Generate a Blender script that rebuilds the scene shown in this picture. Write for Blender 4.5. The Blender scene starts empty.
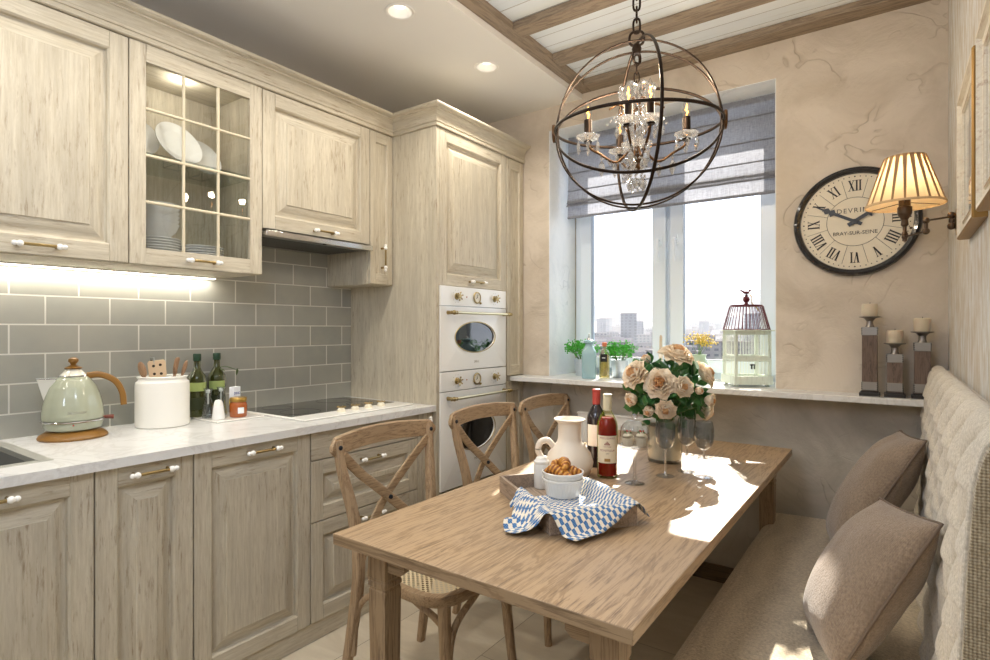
SPOT_W = 20; SUN_W = 14; BACK_W = 21; SKY_W = 3.0; EXPO = 0.15; HAZE = .0004; BULB_W = 3.4
import bpy, bmesh, math, random
from mathutils import Vector, Matrix, noise
random.seed(7)
PI = math.pi
COL = bpy.context.scene.collection

def s2l(c):
    return tuple((x/255/12.92 if x/255 <= .04045 else ((x/255+.055)/1.055)**2.4) for x in c)

# ---------------------------------------------------------------- mesh builder
class MB:
    def __init__(s):
        s.v = []; s.f = []; s.mi = []; s.m = 0; s.M = Matrix.Identity(4)
    def add(s, vs, fs):
        b = len(s.v)
        for p in vs:
            s.v.append(tuple(s.M @ Vector(p)))
        for f in fs:
            s.f.append([b+i for i in f]); s.mi.append(s.m)
    def box(s, x0, x1, y0, y1, z0, z1):
        vs = [(x, y, z) for x in (x0, x1) for y in (y0, y1) for z in (z0, z1)]
        s.add(vs, [(0,1,3,2), (4,6,7,5), (0,4,5,1), (2,3,7,6), (0,2,6,4), (1,5,7,3)])
    def cbox(s, x, y, z, a, b, c):
        s.box(x-a/2, x+a/2, y-b/2, y+b/2, z-c/2, z+c/2)
    def lathe(s, prof, n=32, c=(0,0,0), axis='z', a0=0, a1=2*PI, squash=1.0):
        full = abs(a1-a0-2*PI) < 1e-6
        k = n if full else n+1
        vs = []; fs = []
        for i in range(k):
            a = a0+(a1-a0)*i/n
            ca, sa = math.cos(a), math.sin(a)
            for r, z in prof:
                p = (r*ca, r*sa*squash, z)
                if axis == 'x': p = (z, r*ca, r*sa)
                elif axis == 'y': p = (r*sa, z, r*ca)
                vs.append((p[0]+c[0], p[1]+c[1], p[2]+c[2]))
        m = len(prof)
        for i in range(n):
            j = (i+1) % k
            for q in range(m-1):
                if prof[q][0] < 1e-6 and prof[q+1][0] < 1e-6: continue
                fs.append((i*m+q, j*m+q, j*m+q+1, i*m+q+1))
        s.add(vs, fs)
    def grid(s, nu, nv, fn, cu=False, cv=False, flip=False):
        vs = [fn(i/(nu if cu else nu-1), j/(nv if cv else nv-1)) for i in range(nu) for j in range(nv)]
        fs = []
        for i in range(nu if cu else nu-1):
            for j in range(nv if cv else nv-1):
                a, b = i*nv+j, ((i+1) % nu)*nv+j
                c, d = ((i+1) % nu)*nv+(j+1) % nv, i*nv+(j+1) % nv
                fs.append((a, d, c, b) if flip else (a, b, c, d))
        s.add(vs, fs)
    def sweep(s, pts, r, n=10, up=(0,0,1), closed=False, shape='round', caps=True, ry=None):
        """r: radius, or list of radii (half width along 'up' x side) ; ry: other half axis"""
        P = [Vector(p) for p in pts]; L = len(P)
        R = r if isinstance(r, (list, tuple)) else [r]*L
        RY = ry if isinstance(ry, (list, tuple)) else ([ry]*L if ry is not None else R)
        up = Vector(up); vs = []
        for i, p in enumerate(P):
            if closed: t = P[(i+1) % L]-P[i-1]
            else: t = P[min(i+1, L-1)]-P[max(i-1, 0)]
            if t.length < 1e-9: t = Vector((0,0,1))
            t.normalize()
            u = up-t*up.dot(t)
            if u.length < 1e-3:
                u = Vector((1,0,0))-t*t.x
                if u.length < 1e-3: u = Vector((0,1,0))-t*t.y
            u.normalize(); w = t.cross(u)
            for k in range(n):
                a = 2*PI*(k+.5)/n
                ca, sa = math.cos(a), math.sin(a)
                if shape == 'rect':
                    e = .35
                    ca = math.copysign(abs(ca)**e, ca); sa = math.copysign(abs(sa)**e, sa)
                vs.append(p+u*ca*R[i]+w*sa*RY[i])
        fs = []
        for i in range(L if closed else L-1):
            j = (i+1) % L
            for k in range(n):
                l = (k+1) % n
                fs.append((i*n+k, i*n+l, j*n+l, j*n+k))
        if caps and not closed:
            fs.append(tuple(range(n-1, -1, -1))); fs.append(tuple((L-1)*n+k for k in range(n)))
        s.add(vs, fs)
    def torus(s, R, r, c=(0,0,0), M=None, n=40, k=8, ry=None):
        pts = [Vector((R*math.cos(2*PI*i/n), R*math.sin(2*PI*i/n), 0)) for i in range(n)]
        up = Vector((0,0,1))
        if M is not None: pts = [M @ p for p in pts]; up = M @ up
        pts = [p+Vector(c) for p in pts]
        s.sweep(pts, r, n=k, up=up, closed=True, ry=ry)
    def ball(s, c, r, n=12, sz=1.0, sx=1.0, sy=1.0):
        m = max(4, n//2)
        vs = [(c[0], c[1], c[2]-r*sz)]
        for j in range(1, m):
            b = -PI/2+PI*j/m
            for i in range(n):
                a = 2*PI*i/n
                vs.append((c[0]+r*math.cos(b)*math.cos(a)*sx, c[1]+r*math.cos(b)*math.sin(a)*sy, c[2]+r*math.sin(b)*sz))
        vs.append((c[0], c[1], c[2]+r*sz))
        fs = []
        for i in range(n): fs.append((0, 1+(i+1) % n, 1+i))
        for j in range(m-2):
            for i in range(n):
                a = 1+j*n+i; b = 1+j*n+(i+1) % n
                fs.append((a, b, b+n, a+n))
        e = len(vs)-1; o = 1+(m-2)*n
        for i in range(n): fs.append((o+i, o+(i+1) % n, e))
        s.add(vs, fs)
    def prism(s, poly, d0, d1, axis='x'):
        """poly: list of 2-D points, extruded along axis between d0 and d1"""
        n = len(poly); vs = []
        for d in (d0, d1):
            for a, b in poly:
                vs.append({'x': (d, a, b), 'y': (a, d, b), 'z': (a, b, d)}[axis])
        fs = [tuple(range(n))[::-1], tuple(range(n, 2*n))]
        for i in range(n): fs.append((i, (i+1) % n, n+(i+1) % n, n+i))
        s.add(vs, fs)
    def build(s, name, mats, parent=None, off=None, bevel=0, ang=35, smooth=True, sub=0, fixn=True):
        me = bpy.data.meshes.new(name)
        vs = s.v if off is None else [(a-off[0], b-off[1], c-off[2]) for a, b, c in s.v]
        me.from_pydata(vs, [], s.f)
        if not isinstance(mats, (list, tuple)): mats = [mats]
        for m in mats: me.materials.append(m)
        me.polygons.foreach_set('material_index', s.mi)
        if fixn:
            bm = bmesh.new(); bm.from_mesh(me)
            bmesh.ops.remove_doubles(bm, verts=bm.verts, dist=1e-6)
            bmesh.ops.recalc_face_normals(bm, faces=bm.faces)
            bm.to_mesh(me); bm.free()
        if smooth:
            me.polygons.foreach_set('use_smooth', [True]*len(me.polygons))
            me.set_sharp_from_angle(angle=math.radians(ang))
        me.update()
        o = bpy.data.objects.new(name, me); COL.objects.link(o)
        if parent is not None: o.parent = parent
        if bevel:
            b = o.modifiers.new('edge', 'BEVEL'); b.width = bevel; b.segments = 2
            b.limit_method = 'ANGLE'; b.angle_limit = math.radians(40)
        if sub:
            b = o.modifiers.new('sub', 'SUBSURF'); b.levels = sub; b.render_levels = sub
        return o

def thing(name, label, cat, loc=(0,0,0), rz=0, group=None):
    o = bpy.data.objects.new(name, None); COL.objects.link(o)
    o.empty_display_size = .1
    o.location = loc; o.rotation_euler = (0,0,rz); o['label'] = label; o['category'] = cat
    if group: o['group'] = group
    return o
def tag(o, label, cat, group=None, kind=None):
    o['label'] = label; o['category'] = cat
    if group: o['group'] = group
    if kind: o['kind'] = kind
    return o
def struct(o):
    o['kind'] = 'structure'; return o
def copy_tree(o, parent=None):
    c = o.copy(); COL.objects.link(c)
    if parent is not None: c.parent = parent
    for ch in list(o.children): copy_tree(ch, c)
    return c
def dup(root, loc, rz=None, label=None, group=None, scale=None):
    c = copy_tree(root); c.location = loc
    if rz is not None: c.rotation_euler = (0,0,rz)
    if label: c['label'] = label
    if group: c['group'] = group
    if scale is not None: c.scale = (scale,)*3 if not isinstance(scale, tuple) else scale
    return c

def bez(p, n=16):
    """Catmull-Rom through points"""
    P = [Vector(q) for q in p]; out = []
    for i in range(len(P)-1):
        a = P[i-1] if i else P[0]*2-P[1]
        b, c = P[i], P[i+1]
        d = P[i+2] if i+2 < len(P) else P[-1]*2-P[-2]
        for k in range(n):
            t = k/n
            out.append(.5*((2*b)+(-a+c)*t+(2*a-5*b+4*c-d)*t*t+(-a+3*b-3*c+d)*t**3))
    out.append(P[-1]); return out

def text_into(mb, txt, size, M, depth=.0004, spacing=1.0):
    cu = bpy.data.curves.new('lettering', 'FONT'); cu.body = txt; cu.size = size
    cu.align_x = 'CENTER'; cu.align_y = 'CENTER'; cu.extrude = depth; cu.space_character = spacing; cu.resolution_u = 3
    ob = bpy.data.objects.new('lettering', cu); COL.objects.link(ob)
    bpy.context.view_layer.update()
    me = ob.to_mesh()
    old = mb.M; mb.M = old @ M
    mb.add([v.co.copy() for v in me.vertices], [list(p.vertices) for p in me.polygons])
    mb.M = old
    ob.to_mesh_clear(); bpy.data.objects.remove(ob); bpy.data.curves.remove(cu)

# ---------------------------------------------------------------- materials
def new_mat(name):
    m = bpy.data.materials.new(name); m.use_nodes = True
    nt = m.node_tree; nt.nodes.clear()
    out = nt.nodes.new('ShaderNodeOutputMaterial'); return m, nt, out
def N(nt, t, **kw):
    n = nt.nodes.new(t)
    for k, v in kw.items():
        if k.startswith('i_'):
            n.inputs[k[2:].replace('_', ' ')].default_value = v
        else: setattr(n, k, v)
    return n
def bsdf(nt, out, col=None, rough=.5, metal=0, spec=.5, trans=0, ior=1.45, coat=0, sheen=0, emis=None, es=0):
    b = nt.nodes.new('ShaderNodeBsdfPrincipled')
    if col: b.inputs['Base Color'].default_value = (*s2l(col), 1)
    b.inputs['Roughness'].default_value = rough; b.inputs['Metallic'].default_value = metal
    b.inputs['Specular IOR Level'].default_value = spec; b.inputs['Transmission Weight'].default_value = trans
    b.inputs['IOR'].default_value = ior; b.inputs['Coat Weight'].default_value = coat
    b.inputs['Sheen Weight'].default_value = sheen
    if emis: b.inputs['Emission Color'].default_value = (*s2l(emis), 1); b.inputs['Emission Strength'].default_value = es
    nt.links.new(b.outputs[0], out.inputs[0]); return b
def plain(name, col, rough=.5, **kw):
    m, nt, out = new_mat(name); bsdf(nt, out, col, rough, **kw); return m
def coords(nt, scale=(1,1,1), rot=(0,0,0), rnd=True, loc=(0,0,0)):
    tc = nt.nodes.new('ShaderNodeTexCoord'); mp = nt.nodes.new('ShaderNodeMapping')
    mp.inputs['Scale'].default_value = scale; mp.inputs['Rotation'].default_value = rot; mp.inputs['Location'].default_value = loc
    if rnd:
        oi = nt.nodes.new('ShaderNodeObjectInfo'); ml = nt.nodes.new('ShaderNodeVectorMath'); ml.operation = 'SCALE'
        co = nt.nodes.new('ShaderNodeCombineXYZ')
        for k in range(3): nt.links.new(oi.outputs['Random'], co.inputs[k])
        nt.links.new(co.outputs[0], ml.inputs[0]); ml.inputs['Scale'].default_value = 17.3
        ad = nt.nodes.new('ShaderNodeVectorMath'); nt.links.new(tc.outputs['Object'], ad.inputs[0]); nt.links.new(ml.outputs[0], ad.inputs[1])
        nt.links.new(ad.outputs[0], mp.inputs['Vector'])
    else: nt.links.new(tc.outputs['Object'], mp.inputs['Vector'])
    return mp.outputs[0]
def ramp(nt, fac, stops, interp='LINEAR'):
    r = nt.nodes.new('ShaderNodeValToRGB'); r.color_ramp.interpolation = interp
    e = r.color_ramp.elements
    while len(e) < len(stops): e.new(.5)
    for k, (p, c) in enumerate(stops):
        e[k].position = p; e[k].color = (*(s2l(c) if isinstance(c, tuple) else (c, c, c)), 1)
    nt.links.new(fac, r.inputs[0]); return r.outputs[0]
def noise_t(nt, vec, scale=5, detail=4, rough=.5, dist=0):
    n = nt.nodes.new('ShaderNodeTexNoise'); n.inputs['Scale'].default_value = scale; n.inputs['Detail'].default_value = detail
    n.inputs['Roughness'].default_value = rough; n.inputs['Distortion'].default_value = dist
    nt.links.new(vec, n.inputs['Vector']); return n.outputs[0]
def mix(nt, fac, a, b, mode='MIX'):
    m = nt.nodes.new('ShaderNodeMix'); m.data_type = 'RGBA'; m.blend_type = mode
    for sock, val in ((0, fac), (6, a), (7, b)):
        if isinstance(val, (int, float)): m.inputs[sock].default_value = val if sock == 0 else (val,)*3+(1,)
        elif isinstance(val, tuple): m.inputs[sock].default_value = (*s2l(val), 1)
        else: nt.links.new(val, m.inputs[sock])
    return m.outputs[2]
def bump(nt, b, h, strength=.3, dist=.01):
    n = nt.nodes.new('ShaderNodeBump'); n.inputs['Strength'].default_value = strength; n.inputs['Distance'].default_value = dist
    nt.links.new(h, n.inputs['Height']); nt.links.new(n.outputs[0], b.inputs['Normal']); return n

def mat_distressed(name, grain='z', light=(208,200,181), mid=(182,171,148), dark=(118,90,60), grey=(166,157,139)):
    """limed, brushed wood: pale paint with brown showing through in streaks along the grain"""
    m, nt, out = new_mat(name); b = bsdf(nt, out, None, .55)
    hi, lo = 34, 2.4
    sc = {'z': (hi, hi, lo), 'y': (hi, lo, hi), 'x': (lo, hi, hi)}[grain]
    v = coords(nt, sc); v2 = coords(nt, tuple(x*.45 for x in sc)); v3 = coords(nt, (2.2,2.2,1.2))
    fine = noise_t(nt, v, 3.4, 8, .72); broad = noise_t(nt, v2, 1.3, 4, .6); patch = noise_t(nt, v3, 1.6, 3, .55)
    c = ramp(nt, fine, [(.3, mid), (.62, light)])
    g = ramp(nt, broad, [(.38, 1.0), (.58, 0.0)])
    c = mix(nt, mix_scalar(nt, g, .42), c, grey)
    # brown streaks: only where both noises agree
    v4 = coords(nt, tuple(x*(1.25 if x > 5 else 2.1) for x in sc), loc=(3.1, 7.7, 1.3))
    st = noise_t(nt, v4, 2.2, 7, .68)
    stm = ramp(nt, st, [(.54, 0.0), (.72, 1.0)])
    pm = ramp(nt, patch, [(.38, 0.25), (.60, 1.0)])
    mm = nt.nodes.new('ShaderNodeMath'); mm.operation = 'MULTIPLY'
    nt.links.new(stm, mm.inputs[0]); nt.links.new(pm, mm.inputs[1])
    c = mix(nt, mix_scalar(nt, mm.outputs[0], .8), c, dark)
    nt.links.new(c, b.inputs['Base Color'])
    bump(nt, b, fine, .3, .002)
    return m
def mix_scalar(nt, sock, k):
    mm = nt.nodes.new('ShaderNodeMath'); mm.operation = 'MULTIPLY'; mm.inputs[1].default_value = k
    nt.links.new(sock, mm.inputs[0]); return mm.outputs[0]
def mat_oak(name, grain='y', light=(186,158,120), mid=(160,128,90), dark=(112,84,56), rough=.5, scale=1.0, wash=None):
    m, nt, out = new_mat(name); b = bsdf(nt, out, None, rough)
    hi, lo = 9*scale, .9*scale
    sc = {'z': (hi, hi, lo), 'y': (hi, lo, hi), 'x': (lo, hi, hi)}[grain]
    v = coords(nt, sc); vf = coords(nt, tuple(x*(7 if x > 5*scale else 4) for x in sc))
    n1 = noise_t(nt, v, 1.6, 5, .6, 1.4); n2 = noise_t(nt, vf, 2.0, 4, .7)
    w = nt.nodes.new('ShaderNodeMath'); w.operation = 'MULTIPLY'; w.inputs[1].default_value = 34
    nt.links.new(n1, w.inputs[0]); sn = nt.nodes.new('ShaderNodeMath'); sn.operation = 'SINE'; nt.links.new(w.outputs[0], sn.inputs[0])
    sn2 = nt.nodes.new('ShaderNodeMath'); sn2.operation = 'MULTIPLY_ADD'; sn2.inputs[1].default_value = .5; sn2.inputs[2].default_value = .5
    nt.links.new(sn.outputs[0], sn2.inputs[0])
    c = ramp(nt, sn2.outputs[0], [(.0, mid), (.25, light), (1, light)])
    c = mix(nt, mix_scalar(nt, ramp(nt, n2, [(.5, 0.0), (.66, 1.0)]), .7), c, dark)
    pt = noise_t(nt, coords(nt, (1.3,1.3,1.3)), 2.0, 3, .5)
    c = mix(nt, mix_scalar(nt, ramp(nt, pt, [(.35, 0.0), (.7, 1.0)]), .45), c, wash or mid)
    nt.links.new(c, b.inputs['Base Color']); bump(nt, b, n2, .25, .0015)
    return m
def mat_fabric(name, a, bcol, sc=420, rough=.9, strength=.5, sheen=.3, rot=0, dist=.002, big=0, wv=.75):
    m, nt, out = new_mat(name); b = bsdf(nt, out, None, rough, sheen=sheen, spec=.2)
    v = coords(nt, (1,1,1), rnd=False)
    h = None
    ws = []
    for ax in ('X', 'Y', 'Z'):
        w = nt.nodes.new('ShaderNodeTexWave'); w.wave_type = 'BANDS'; w.bands_direction = ax
        w.inputs['Scale'].default_value = sc/4; w.inputs['Distortion'].default_value = 1.2; w.inputs['Detail'].default_value = 2
        w.inputs['Detail Scale'].default_value = 2
        nt.links.new(v, w.inputs['Vector']); ws.append(w.outputs['Fac'])
    a1 = nt.nodes.new('ShaderNodeMath'); a1.operation = 'ADD'; nt.links.new(ws[0], a1.inputs[0]); nt.links.new(ws[1], a1.inputs[1])
    a2 = nt.nodes.new('ShaderNodeMath'); a2.operation = 'ADD'; nt.links.new(a1.outputs[0], a2.inputs[0]); nt.links.new(ws[2], a2.inputs[1])
    a3 = mix_scalar(nt, a2.outputs[0], .333)
    nz = noise_t(nt, v, sc/3, 3, .6)
    a4 = nt.nodes.new('ShaderNodeMath'); a4.operation = 'MULTIPLY_ADD'; a4.inputs[1].default_value = .45; nt.links.new(nz, a4.inputs[0])
    nt.links.new(mix_scalar(nt, a3, wv), a4.inputs[2]); a4.inputs[1].default_value = .45+(.75-wv)
    c = ramp(nt, a4.outputs[0], [(.3, bcol), (.8, a)])
    if big:
        pz = noise_t(nt, v, big, 3, .5); c = mix(nt, mix_scalar(nt, ramp(nt, pz, [(.4, 0.0), (.65, 1.0)]), .35), c, bcol)
    nt.links.new(c, b.inputs['Base Color']); bump(nt, b, a4.outputs[0], strength, dist)
    return m
def mat_glass(name, col=(255,255,255), rough=0, ior=1.45):
    m, nt, out = new_mat(name)
    g = nt.nodes.new('ShaderNodeBsdfGlass'); g.inputs['Color'].default_value = (*s2l(col), 1)
    g.inputs['Roughness'].default_value = rough; g.inputs['IOR'].default_value = ior
    nt.links.new(g.outputs[0], out.inputs[0]); return m
def mat_pane(name, col=(255,255,255), gloss=.06, rough=0):
    """thin clear sheet: transparent with a Fresnel reflection"""
    m, nt, out = new_mat(name)
    t = nt.nodes.new('ShaderNodeBsdfTransparent'); t.inputs[0].default_value = (*s2l(col), 1)
    g = nt.nodes.new('ShaderNodeBsdfGlossy'); g.inputs['Roughness'].default_value = rough
    lw = nt.nodes.new('ShaderNodeLayerWeight'); lw.inputs['Blend'].default_value = .5
    pw = nt.nodes.new('ShaderNodeMath'); pw.operation = 'POWER'; pw.inputs[1].default_value = 2.4; nt.links.new(lw.outputs['Facing'], pw.inputs[0])
    ma = nt.nodes.new('ShaderNodeMath'); ma.operation = 'MULTIPLY_ADD'; ma.inputs[1].default_value = .8; ma.inputs[2].default_value = gloss*.6; nt.links.new(pw.outputs[0], ma.inputs[0])
    mx = nt.nodes.new('ShaderNodeMixShader'); nt.links.new(ma.outputs[0], mx.inputs[0])
    nt.links.new(t.outputs[0], mx.inputs[1]); nt.links.new(g.outputs[0], mx.inputs[2]); nt.links.new(mx.outputs[0], out.inputs[0])
    return m
def mat_emit(name, col, strength):
    m, nt, out = new_mat(name); e = nt.nodes.new('ShaderNodeEmission')
    e.inputs[0].default_value = (*s2l(col), 1); e.inputs[1].default_value = strength
    nt.links.new(e.outputs[0], out.inputs[0]); return m

def mat_plaster(name, a, bb, c3, bs=.5):
    m, nt, out = new_mat(name); b = bsdf(nt, out, None, .62, spec=.35)
    v = coords(nt, rnd=False)
    n1 = noise_t(nt, v, 2.6, 5, .6, 1.6); n2 = noise_t(nt, v, 4.2, 7, .62, 1.6)
    c = ramp(nt, n1, [(.3, bb), (.62, a)])
    n4 = noise_t(nt, coords(nt, loc=(5,3,9), rnd=False), 3.4, 2.5, .5, 1.3)
    cr = ramp(nt, n4, [(.475, 0.0), (.5, 1.0), (.505, 0.0)])     # trowel ridges
    gate = ramp(nt, noise_t(nt, v, 3.3, 2, .5), [(.5, 0.0), (.62, 1.0)])
    mm = nt.nodes.new('ShaderNodeMath'); mm.operation = 'MULTIPLY'; nt.links.new(cr, mm.inputs[0]); nt.links.new(gate, mm.inputs[1])
    c = mix(nt, mix_scalar(nt, mm.outputs[0], .42), c, c3)
    nt.links.new(c, b.inputs['Base Color'])
    h = nt.nodes.new('ShaderNodeMath'); h.operation = 'MULTIPLY_ADD'; h.inputs[1].default_value = -.5
    nt.links.new(mm.outputs[0], h.inputs[0]); nt.links.new(n2, h.inputs[2])
    bump(nt, b, h.outputs[0], bs, .02)
    return m
def mat_tiles(name):
    m, nt, out = new_mat(name); b = bsdf(nt, out, None, .22, spec=.5)
    tc = nt.nodes.new('ShaderNodeTexCoord'); sp = nt.nodes.new('ShaderNodeSeparateXYZ'); cb = nt.nodes.new('ShaderNodeCombineXYZ')
    nt.links.new(tc.outputs['Object'], sp.inputs[0]); 
    ay = nt.nodes.new('ShaderNodeMath'); ay.operation = 'ADD'; ay.inputs[1].default_value = TILE_DY; nt.links.new(sp.outputs['Y'], ay.inputs[0])
    az = nt.nodes.new('ShaderNodeMath'); az.operation = 'ADD'; az.inputs[1].default_value = TILE_DZ; nt.links.new(sp.outputs['Z'], az.inputs[0])
    nt.links.new(ay.outputs[0], cb.inputs[0]); nt.links.new(az.outputs[0], cb.inputs[1])
    br = nt.nodes.new('ShaderNodeTexBrick'); br.offset = .5; br.offset_frequency = 2; br.squash = 1
    br.inputs['Scale'].default_value = 1; br.inputs['Brick Width'].default_value = .2135; br.inputs['Row Height'].default_value = .108
    br.inputs['Mortar Size'].default_value = .0028; br.inputs['Mortar Smooth'].default_value = .15; br.inputs['Bias'].default_value = 0
    br.inputs['Color1'].default_value = (*s2l((156,157,149)), 1); br.inputs['Color2'].default_value = (*s2l((168,167,157)), 1)
    br.inputs['Mortar'].default_value = (*s2l((214,212,202)), 1)
    nt.links.new(cb.outputs[0], br.inputs['Vector'])
    n1 = noise_t(nt, tc.outputs['Object'], 9, 3, .5)
    c = mix(nt, mix_scalar(nt, ramp(nt, n1, [(.35, 0.0), (.7, 1.0)]), .35), br.outputs['Color'], (182,178,164))
    c = mix(nt, br.outputs['Fac'], c, (216,214,204))
    nt.links.new(c, b.inputs['Base Color'])
    rr = nt.nodes.new('ShaderNodeMapRange'); rr.inputs['To Min'].default_value = .2; rr.inputs['To Max'].default_value = .8
    nt.links.new(br.outputs['Fac'], rr.inputs[0]); nt.links.new(rr.outputs[0], b.inputs['Roughness'])
    inv = nt.nodes.new('ShaderNodeMath'); inv.operation = 'MULTIPLY_ADD'; inv.inputs[1].default_value = -1; inv.inputs[2].default_value = 1
    nt.links.new(br.outputs['Fac'], inv.inputs[0])
    ad = nt.nodes.new('ShaderNodeMath'); ad.operation = 'MULTIPLY_ADD'; ad.inputs[1].default_value = .35
    nt.links.new(noise_t(nt, tc.outputs['Object'], 6, 2, .5), ad.inputs[0]); nt.links.new(inv.outputs[0], ad.inputs[2])
    bump(nt, b, ad.outputs[0], .5, .004)
    return m
TILE_DY, TILE_DZ = .002, -.021
# ================================================================ ROOM
XL, XR, YW, YN = -2.61, .175, 3.04, -2.2      # left wall, right wall, window wall, wall behind
ZC = 2.67
M_plaster = mat_plaster('sand_plaster', (213,202,187), (194,182,165), (156,139,116))
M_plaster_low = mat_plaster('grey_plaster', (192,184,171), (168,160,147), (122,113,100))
M_white = plain('white_paint', (233,231,226), .7, spec=.2)
M_ceiling = plain('ceiling_paint', (228,226,221), .8, spec=.1)
M_pvc = plain('white_pvc', (226,236,246), .3)
M_gasket = plain('grey_gasket', (120,126,132), .5)
M_reveal = mat_plaster('white_plaster', (236,238,238), (222,226,228), (190,196,200), .35)
M_wood = mat_distressed('limed_wood_upright', 'z')
M_woodh = mat_distressed('limed_wood_level', 'y')
M_beam = mat_oak('ceiling_beam_wood', 'x', (150,134,115), (128,112,94), (88,74,60), .7, wash=(136,122,106))
M_beam_y = mat_oak('ceiling_beam_wood_long', 'y', (150,134,115), (128,112,94), (88,74,60), .7, wash=(136,122,106))
M_base = mat_oak('baseboard_wood', 'x', (120,98,74), (100,80,60), (66,52,40), .55)
M_tile = mat_tiles('backsplash_tiles')

def mat_floor():
    m, nt, out = new_mat('stone_floor'); b = bsdf(nt, out, None, .38)
    v = coords(nt, rnd=False)
    br = N(nt, 'ShaderNodeTexBrick', offset=.5, offset_frequency=2)
    for k, x in (('Scale', 1), ('Brick Width', .9), ('Row Height', .45), ('Mortar Size', .0015), ('Mortar Smooth', .1)): br.inputs[k].default_value = x
    mp = N(nt, 'ShaderNodeMapping'); mp.inputs['Rotation'].default_value = (0,0,PI/2); nt.links.new(v, mp.inputs[0]); nt.links.new(mp.outputs[0], br.inputs['Vector'])
    br.inputs['Color1'].default_value = (*s2l((214,203,182)), 1); br.inputs['Color2'].default_value = (*s2l((196,185,164)), 1)
    n1 = noise_t(nt, coords(nt, (1,3,1), rnd=False), 2.2, 6, .65, .8)
    c = mix(nt, mix_scalar(nt, ramp(nt, n1, [(.35, 0.0), (.65, 1.0)]), .5), br.outputs['Color'], (168,154,132))
    c = mix(nt, br.outputs['Fac'], c, (128,118,102))
    nt.links.new(c, b.inputs['Base Color']); bump(nt, b, n1, .1, .003); return m
def mat_planks():
    m, nt, out = new_mat('white_ceiling_planks'); b = bsdf(nt, out, None, .6)
    v = coords(nt, rnd=False)
    br = N(nt, 'ShaderNodeTexBrick', offset=.37, offset_frequency=2)
    for k, x in (('Scale', 1), ('Brick Width', 7.3), ('Row Height', .1), ('Mortar Size', .0018), ('Mortar Smooth', .3)): br.inputs[k].default_value = x
    nt.links.new(v, br.inputs['Vector'])
    br.inputs['Color1'].default_value = (*s2l((218,226,232)), 1); br.inputs['Color2'].default_value = (*s2l((230,235,238)), 1)
    st = noise_t(nt, coords(nt, (1.2,22,22), rnd=False), 1.7, 5, .6)
    c = mix(nt, mix_scalar(nt, ramp(nt, st, [(.55, 0.0), (.75, 1.0)]), .5), br.outputs['Color'], (184,180,172))
    c = mix(nt, br.outputs['Fac'], c, (150,146,140))
    nt.links.new(c, b.inputs['Base Color'])
    inv = N(nt, 'ShaderNodeMath', operation='MULTIPLY'); inv.inputs[1].default_value = -1; nt.links.new(br.outputs['Fac'], inv.inputs[0])
    bump(nt, b, inv.outputs[0], .6, .004); return m
def mat_wallpaper():
    m, nt, out = new_mat('brushed_wallpaper'); b = bsdf(nt, out, None, .55, spec=.3)
    st = noise_t(nt, coords(nt, (20,20,5.5), rnd=False), 1.5, 7, .7); s2 = noise_t(nt, coords(nt, (5,5,.8), rnd=False), 1.3, 3, .6)
    c = ramp(nt, st, [(.38, (186,174,154)), (.52, (206,205,200)), (.62, (222,226,230))])
    c = mix(nt, mix_scalar(nt, ramp(nt, s2, [(.4, 0.0), (.6, 1.0)]), .3), c, (196,180,156))
    nt.links.new(c, b.inputs['Base Color']); bump(nt, b, st, .25, .004); return m

# floor, ceilings, walls (each a slab with real thickness)
mb = MB(); mb.box(XL-.1, XR+.1, YN-.1, YW+.4, -.1, 0); struct(mb.build('floor', mat_floor(), smooth=False))
SP = [(-1.747, 1.745), (-1.747, 2.376), (-1.747, 1.115), (-1.747, .485), (-1.747, -.145), (-1.747, -.775)]
mb = MB(); ta, tb = -1.867, -1.627; hh = .12
mb.box(XL-.1, ta, YN-.1, YW+.1, ZC, ZC+.25); mb.box(tb, -1.53, YN-.1, YW+.1, ZC, ZC+.25); mb.box(ta, tb, YN-.1, YW+.1, ZC+.07, ZC+.25)
yy = YN-.1
for x, y in sorted(SP, key=lambda p: p[1]): mb.box(ta, tb, yy, y-hh, ZC, ZC+.0699); yy = y+hh
mb.box(ta, tb, yy, YW+.1, ZC, ZC+.0699)
for x, y in SP:      # tile of ceiling with a round cut-out
    n = 32; vs = []
    for k in range(n):
        t = 2*PI*k/n; c, s = math.cos(t), math.sin(t); m = hh/max(abs(c), abs(s)); vs += [(x+c*m, y+s*m, ZC), (x+.0535*c, y+.0535*s, ZC), (x+.0535*c, y+.0535*s, ZC+.068)]
    fs = []
    for k in range(n): j = (k+1) % n; fs += [(3*k, 3*j, 3*j+1, 3*k+1), (3*k+1, 3*j+1, 3*j+2, 3*k+2)]
    mb.add(vs, fs)
struct(mb.build('ceiling', M_ceiling, smooth=False, fixn=False))
mb = MB(); mb.box(-1.53, XR+.1, YN-.1, YW+.1, 2.74, 2.92); struct(mb.build('ceiling_planks', mat_planks(), smooth=False))
mb = MB(); mb.box(XL-.12, XL, YN-.1, YW+.5, -.02, 2.9); struct(mb.build('wall_left', M_plaster, smooth=False))
mb = MB(); mb.box(XR, XR+.12, YN-.1, YW+.5, -.02, 2.9); struct(mb.build('wall_right', mat_wallpaper(), smooth=False))
mb = MB(); mb.box(XL, XR, YN-.12, YN, -.02, 2.9); struct(mb.build('wall_rear', M_plaster, smooth=False))
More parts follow.
